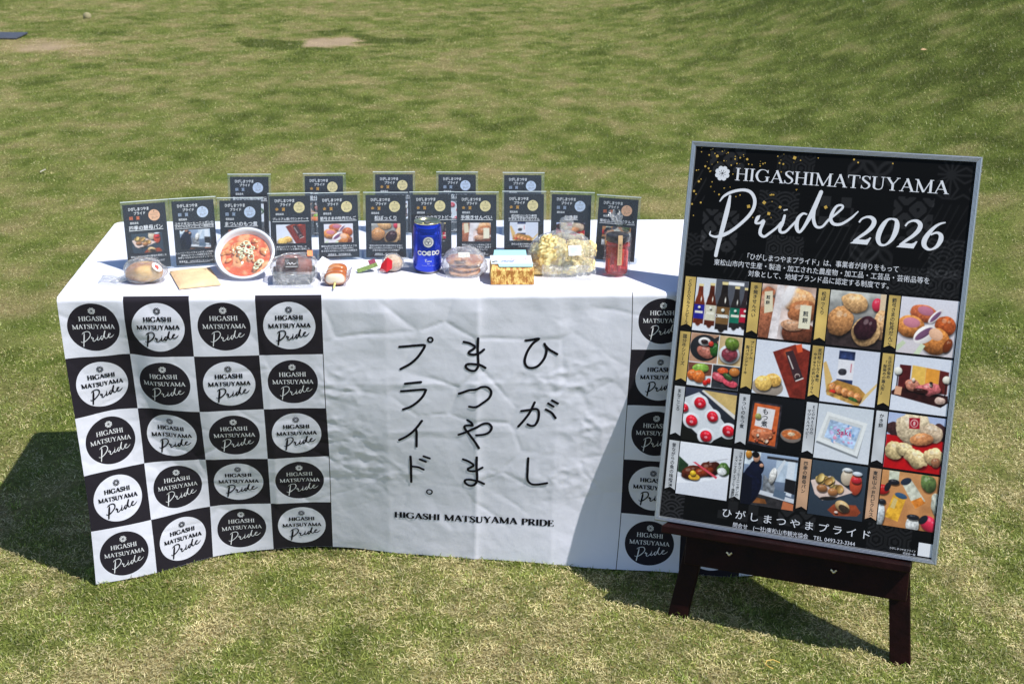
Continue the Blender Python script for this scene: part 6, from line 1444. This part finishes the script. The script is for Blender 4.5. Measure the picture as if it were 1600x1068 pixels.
sticker("label", t, (-.002, -.012, .053), (0, -.5, .85), (0, 1, .4), 0, 0, material("cream label", rgb(226, 224, 206), .5), poly=rect(.026, .012), lift=.004)
gx_, gy_ = np.meshgrid(np.linspace(-.045, .035, 14), np.linspace(0, 1, 6)); V = np.stack([gx_.ravel(), -.030 - .024 * gy_.ravel(), .010 - .006 * gy_.ravel() + .004 * fbm(gx_.ravel() * 80, gy_.ravel() * 4, 2, 3)], 1)
add("bag_flap", make_mesh("bag_flap", V, grid_faces(14, 6)), M_FILM, t)

# bamboo patterned sushi box with paper sleeve
t = thing("sushi_box", (0.9865, 0.1010, TZ), "bamboo patterned box with a pale blue paper sleeve bearing a pink ring", "box", rot=(0, 0, math.radians(-1)))
m = material("bamboo bark print", rgb(176, 122, 48), 0.5); nt = m.node_tree; bs2 = nt.nodes["Principled BSDF"]
tc = nt.nodes.new("ShaderNodeTexCoord"); mp = nt.nodes.new("ShaderNodeMapping"); mp.inputs["Scale"].default_value = (150, 150, 80); nt.links.new(tc.outputs["Object"], mp.inputs[0])
n1_ = nt.nodes.new("ShaderNodeTexNoise"); n1_.inputs["Scale"].default_value = 1.0; n1_.inputs["Detail"].default_value = 5; n1_.inputs["Roughness"].default_value = .75; nt.links.new(mp.outputs[0], n1_.inputs["Vector"])
cr = nt.nodes.new("ShaderNodeValToRGB"); cr.color_ramp.elements[0].position = .44; cr.color_ramp.elements[0].color = rgb(166, 104, 40); cr.color_ramp.elements[1].position = .58; cr.color_ramp.elements[1].color = rgb(240, 206, 120)
e_ = cr.color_ramp.elements.new(.5); e_.color = rgb(206, 156, 76); nt.links.new(n1_.outputs["Fac"], cr.inputs[0]); nt.links.new(cr.outputs[0], bs2.inputs["Base Color"]); M_BAMBOO = m
hw = .0485; b = MB()
V = [(-hw, -.036, 0), (hw, -.036, 0), (hw, .036, 0), (-hw, .036, 0), (-hw, -.036, .032), (hw, -.036, .032), (hw, .036, .032), (-hw, .036, .032), (-hw + .003, -.026, .044), (hw - .003, -.026, .044), (hw - .003, .030, .046), (-hw + .003, .030, .046)]
F = [(3, 2, 1, 0)] + [(k_, (k_ + 1) % 4, 4 + (k_ + 1) % 4, 4 + k_) for k_ in range(4)] + [(4 + k_, 4 + (k_ + 1) % 4, 8 + (k_ + 1) % 4, 8 + k_) for k_ in range(4)] + [(8, 9, 10, 11)]
add("box_body", make_mesh("box_body", V, F), M_BAMBOO, t)
M_SLV = material("white sleeve paper", rgb(222, 232, 236), .5); M_CYAN = material("pale cyan paper", rgb(168, 222, 226), .5)
def sheet_(name, P, mat, th=.0006, **p):
    P = np.array(P, float); n = np.cross(P[1] - P[0], P[2] - P[0]); n /= np.linalg.norm(n); m_ = len(P)
    return add(name, make_mesh(name, np.vstack([P, P - n * th]), [tuple(range(m_)), tuple(range(2 * m_ - 1, m_ - 1, -1))] + [(i, m_ + i, m_ + (i + 1) % m_, (i + 1) % m_) for i in range(m_)]), mat, t, **p)
sheet_("paper_sleeve", [(-.048, -.0275, .0462), (.0455, -.0275, .0462), (.0455, .031, .0486), (-.048, .031, .0486)], M_SLV)
sheet_("paper_sleeve", [(-.030, -.0325, .0405), (.0455, -.0325, .0405), (.0455, -.0277, .0462), (-.032, -.0277, .0462)], M_CYAN)
sheet_("paper_sleeve", [(-.040, .0312, .0488), (.036, .0312, .0488), (.034, .036, .060), (-.038, .036, .060)], M_CYAN)
sf = on_plane((0, .0, .0476), (0, -.041, 1), (0, 1, .041), .0006)
lay([ring2d(.016, .006, .016, .013, .0014), ring2d(.016, .006, .010, .006, .0009)], sf, "sleeve_print", material("pink ink", rgb(224, 130, 180), .5), t)
bl_ = [stroke(np.array([(x, -.013 + .003 * math.sin(x * 500)), (x + .006, -.010 + .002 * math.cos(x * 300)), (x + .003, -.016)]), .0022, .002, h0=i * .3) for i, x in enumerate(np.arange(-.026, .004, .006))]
lay(bl_, sf, "sleeve_print", material("lilac ink", rgb(140, 150, 205), .5), t)
lay([stroke(np.array([(-.044, -.018), (-.038, -.013), (-.034, -.014)]), .004, .002)], sf, "sleeve_print", M_BLACK_PRINT, t)

# big bag of fried rice crackers
t = thing("bagged_fried_rice_crackers", (1.105, 0.150, TZ), "large clear bag of knobbly pale yellow fried rice crackers with a white label", "crackers", rot=(0, 0, math.radians(-4)))
R3 = random.Random(4)
def nugget(c, r, seed):
    V, F = blob(r[0], r[1], r[2], 70, .20, seed, 56, 36, pw=.9); n = noise3(V, 260, seed + 2); n2 = noise3(V, 520, seed + 9)
    V = V * (1 + .16 * (n - .5) * 2 + .08 * (n2 - .5) * 2)[:, None]; V = V + np.array(c); V[:, 2] = np.maximum(V[:, 2], .001)
    k_ = np.clip((n2 - .40) * 4.5 + .25, 0, 1)[:, None]; col = lin((206, 170, 96)) * (1 - k_) + lin((250, 236, 170)) * k_
    sp_ = (noise3(V, 700, seed + 31) > .70)[:, None]; col = np.where(sp_, lin((176, 150, 96)), col)
    add("rice_cracker", make_mesh("rice_cracker", V, F, False, colors=col), M_VC, t)
for c, r, s in (((-.022, -.012, .050), (.036, .026, .042), 1), ((-.052, .004, .040), (.022, .022, .028), 2), ((-.020, -.008, .014), (.036, .026, .014), 3), ((.030, -.002, .052), (.024, .022, .030), 4), ((.056, -.006, .024), (.022, .020, .022), 5), ((.060, .006, .054), (.020, .020, .022), 6), ((.022, -.014, .020), (.026, .020, .018), 7), ((-.054, -.010, .012), (.02, .018, .012), 8)): nugget(c, r, s)
V, F = blob(.080, .036, .050, 18, .08, 14, 60, 34, pw=.82); V[:, 2] += .046
V[:, 0] = V[:, 0] * (1 - .22 * np.clip((V[:, 2] - .055) / .04, 0, 1)); crumple(V, F, "clear_bag", t, M_FILM, 31, 38, .005)
M_LAB2 = material("label with faint print", rgb(232, 236, 240), .5)
lb = sticker("label", t, (.028, -.040, .066), (.12, -.92, .36), (-.06, .3, .9), 0, 0, M_LAB2, poly=rect(.029, .023), lift=.001)
pr_ = [quad2d(-.011, y_, -.011 + w_, y_ + .0006) for y_, w_ in ((.006, .018), (.0035, .021), (.001, .016), (-.0015, .020), (-.004, .012), (-.0065, .021))]
lay(pr_, on_plane((.028, -.040, .066), (.12, -.92, .36), (-.06, .3, .9), .0014), "label_print", material("faint blue ink", rgb(170, 185, 214), .5), lb)
b = MB(); V, F = blob(.016, .008, .024, 60, .25, 3, 22, 14); V = V * np.array([1, 1, 1]) + np.array([.010, .006, .106]); V[:, 0] = .010 + (V[:, 0] - .010) * (.55 + .9 * np.clip((V[:, 2] - .10) / .03, 0, 1)); crumple(V, F, "bag_neck", t, M_FILM_SOFT, 9, 120, .003)
gx_, gy_ = np.meshgrid(np.linspace(-.045, .078, 18), np.linspace(0, 1, 7)); V = np.stack([gx_.ravel(), -.036 - .020 * gy_.ravel(), .028 - .026 * gy_.ravel() + .004 * fbm(gx_.ravel() * 70, gy_.ravel() * 4, 2, 3)], 1)
add("bag_flap", make_mesh("bag_flap", V, grid_faces(18, 7)), M_FILM_SOFT, t)

# jar of pickles in clear wrap
t = thing("pickle_jar", (1.2330, 0.1400, TZ), "red pickle jar with a black lid, wrapped in gathered clear film", "jar", rot=(0, 0, math.radians(2)))
M_GLASS = film_material("jar glass", tint=(.97, .95, .95), haze=.002, gloss=.06, scale=8, dist=.0005)
jp = [(.0245, .0005), (.0262, .004), (.0268, .012), (.0268, .070), (.0262, .076), (.0250, .080), (.0245, .088)]
b = MB(); b.lathe(jp, 40, caps=False); b.F.append(tuple(range(39, -1, -1))); add("glass_jar", b.mesh("glass_jar", True), M_GLASS, t)
M_RED = bpy.data.materials.new("red pickling liquid"); M_RED.use_nodes = True
nt = M_RED.node_tree; nt.nodes.clear()
o_ = nt.nodes.new("ShaderNodeOutputMaterial"); tr = nt.nodes.new("ShaderNodeBsdfTransparent"); tr.inputs[0].default_value = (0.90, 0.16, 0.13, 1)
df = nt.nodes.new("ShaderNodeBsdfDiffuse"); df.inputs[0].default_value = (0.80, 0.05, 0.05, 1); gl = nt.nodes.new("ShaderNodeBsdfGlossy"); gl.inputs["Roughness"].default_value = 0.05
m1 = nt.nodes.new("ShaderNodeMixShader"); m1.inputs[0].default_value = 0.28; m2 = nt.nodes.new("ShaderNodeMixShader"); m2.inputs[0].default_value = 0.05
nt.links.new(tr.outputs[0], m1.inputs[1]); nt.links.new(df.outputs[0], m1.inputs[2]); nt.links.new(m1.outputs[0], m2.inputs[1]); nt.links.new(gl.outputs[0], m2.inputs[2]); nt.links.new(m2.outputs[0], o_.inputs[0])
b = MB(); b.lathe([(.023, .004), (.0255, .008), (.0256, .070), (.0250, .075), (.001, .075)], 40, caps=False); b.F.append(tuple(range(39, -1, -1))); add("brine", b.mesh("brine", True), M_RED, t)
M_VEG = material("red pickled vegetable", rgb(226, 62, 40), .3, spec=.5, sss=.2)
for k_ in range(9):
    a_ = math.radians(-160 + 140 * k_ / 8); b = MB(); c_ = np.array([math.cos(a_) * .0235, math.sin(a_) * .0235, 0]); z0 = R3.uniform(.008, .03)
    b.beam(c_ + [0, 0, z0], c_ * .97 + [R3.uniform(-.003, .003), 0, z0 + R3.uniform(.025, .040)], (-c_[1], c_[0], 0), .0075, .006, .0015)
    add("pickle_piece", b.mesh("pickle_piece"), M_VEG if k_ % 2 else material("deep red pickle", rgb(170, 28, 40), .3, spec=.5), t)
b = MB(); b.lathe([(.0250, .080), (.0268, .081), (.0270, .092), (.0258, .0945), (.001, .0945)], 40, caps=False); b.F.append(tuple(range(39, -1, -1))); add("lid", b.mesh("lid", True), material("black lid", (.012, .011, .012, 1), .3), t)
# gathered film: body, neck and tuft
pr2 = [(.030, .001), (.0305, .02), (.0300, .06), (.0310, .085), (.0300, .098), (.018, .106), (.006, .1125), (.0045, .1165)]
V = []; F = []; na = 54
for r_, z_ in pr2:
    for i in range(na): a_ = 2 * math.pi * i / na; w_ = 1 + .035 * math.sin(a_ * 9 + z_ * 60) + .03 * math.sin(a_ * 17 + z_ * 200); V.append((r_ * w_ * math.cos(a_), r_ * w_ * math.sin(a_), z_))
F = [(j * na + i, j * na + (i + 1) % na, (j + 1) * na + (i + 1) % na, (j + 1) * na + i) for j in range(len(pr2) - 1) for i in range(na)]
add("film_wrap", make_mesh("film_wrap", V, F, False), film_material("jar film", haze=.008, gloss=.09, scale=45), t)
V = []; F = []
for j, (r_, z_) in enumerate(((.0045, .1165), (.008, .126), (.0125, .137), (.0140, .146))):
    for i in range(40): a_ = 2 * math.pi * i / 40; w_ = 1 + (.35 * math.sin(a_ * 7 + j) if j else 0); V.append((r_ * w_ * math.cos(a_) - .010 * (z_ - .1165) / .03, r_ * w_ * .6 * math.sin(a_), z_ + (.006 * math.sin(a_ * 5) if j == 3 else 0)))
F = [(j * 40 + i, j * 40 + (i + 1) % 40, (j + 1) * 40 + (i + 1) % 40, (j + 1) * 40 + i) for j in range(3) for i in range(40)]
add("film_tuft", make_mesh("film_tuft", V, F, False), M_FILM_SOFT, t)
b = MB(); b.tube([(.0055 * math.cos(a), .0055 * math.sin(a), .1163) for a in np.linspace(0, 6.28, 14)], .0010, 6); b.tube([(.004, -.003, .1163), (.014, -.006, .120), (.020, -.006, .117)], .0009, 5); b.tube([(.004, -.003, .116), (.012, -.008, .112), (.017, -.008, .108)], .0009, 5)
add("tie", b.mesh("tie", True), material("dark green tie", (.03, .05, .035, 1), .6), t)
V = np.array([(-.005, -.0322, .030), (.005, -.0322, .030), (.005, -.0325, .085), (.005, -.0300, .100), (-.005, -.0300, .100), (-.005, -.0325, .085)]); V2 = V + np.array([0, .0005, 0])
tg = add("paper_tag", make_mesh("paper_tag", np.vstack([V, V2]), [(0, 1, 2, 5), (5, 2, 3, 4), (11, 8, 7, 6), (10, 9, 8, 11), (0, 6, 7, 1), (1, 7, 8, 2), (2, 8, 9, 3), (3, 9, 10, 4), (4, 10, 11, 5), (5, 11, 6, 0)]), material("tag paper", rgb(206, 172, 130), .6), t)
lay(text_2d("東松山ピクルス", .0064, -.0032, .0815, vertical=True, width=.048), lambda x, y, h: np.stack([x, -.0326 + 0 * x, y], 1), "tag_lettering", M_RIBTX, tg)

# ------------------------------------------------------------------ odds and ends on the lawn
def gz(x, y): return float(bank(np.array([x]), np.array([y]))[0])
t = thing("stone", (-2.49, 11.42, gz(-2.49, 11.42)), "pale rounded stone lying far back on the lawn near the top left", "stone")
V, F = blob(.042, .036, .040, 20, .2, 3, 24, 14); V[:, 2] += .022; add("stone_body", make_mesh("stone_body", V, F, True), material("pale stone", rgb(150, 142, 108), .9, noise=(30, .2)), t)
b = MB(); b.box(-.40, .10, -.20, .20, .004, .022, .006); mt = add("ground_cover", b.mesh("ground_cover"), material("dark rubber", rgb(64, 68, 80), .6, noise=(30, .3))); mt.location = (-2.86, 9.96, gz(-2.9, 9.9)); mt["label"] = "flat dark grey cover set in the lawn at the left edge"; mt["category"] = "cover"
b = MB(); b.beam((-.014, 0, .010), (.014, .006, .022), (0, 1, 0), .030, .0012, .0002); pa = add("paper_scrap", b.mesh("paper_scrap"), material("paper scrap", rgb(225, 215, 200), .6)); pa.location = (-1.16, 4.27, gz(-1.16, 4.27)); pa["label"] = "small square white scrap on the grass left of the table"; pa["category"] = "litter"
for k_, (x, y, s_) in enumerate(((4.25, 6.0, "lower"), (5.3, 9.6, "upper"))):
    V = np.array([(-.022, 0, .012), (0, .010, .020), (.026, .004, .014), (0, -.010, .012)]); lf = add("fallen_leaf", make_mesh("fallen_leaf", np.vstack([V, V - [0, 0, .001]]), [(0, 3, 2, 1), (4, 5, 6, 7), (0, 1, 5, 4), (1, 2, 6, 5), (2, 3, 7, 6), (3, 0, 4, 7)]), material("dry leaf", rgb(196, 160, 120), .7))
    lf.location = (x, y, gz(x, y) + .012); lf["label"] = "dry tan leaf on the grassy bank, the %s of two" % s_; lf["category"] = "leaf"; lf["group"] = "dry leaves on the bank"
b = MB(); b.tube([(.012, .006, .010), (-.002, .012, .014), (-.016, .010, .013), (-.020, .002, .010), (-.014, -.006, .008), (-.006, -.010, .006)], .0011, 6)
st_ = add("dry_stem", b.mesh("dry_stem", True), material("yellow stem", rgb(214, 180, 92), .6)); st_.location = (1.515, -.425, .004); st_["label"] = "yellow curled dry stem on the grass below the easel"; st_["category"] = "stem"
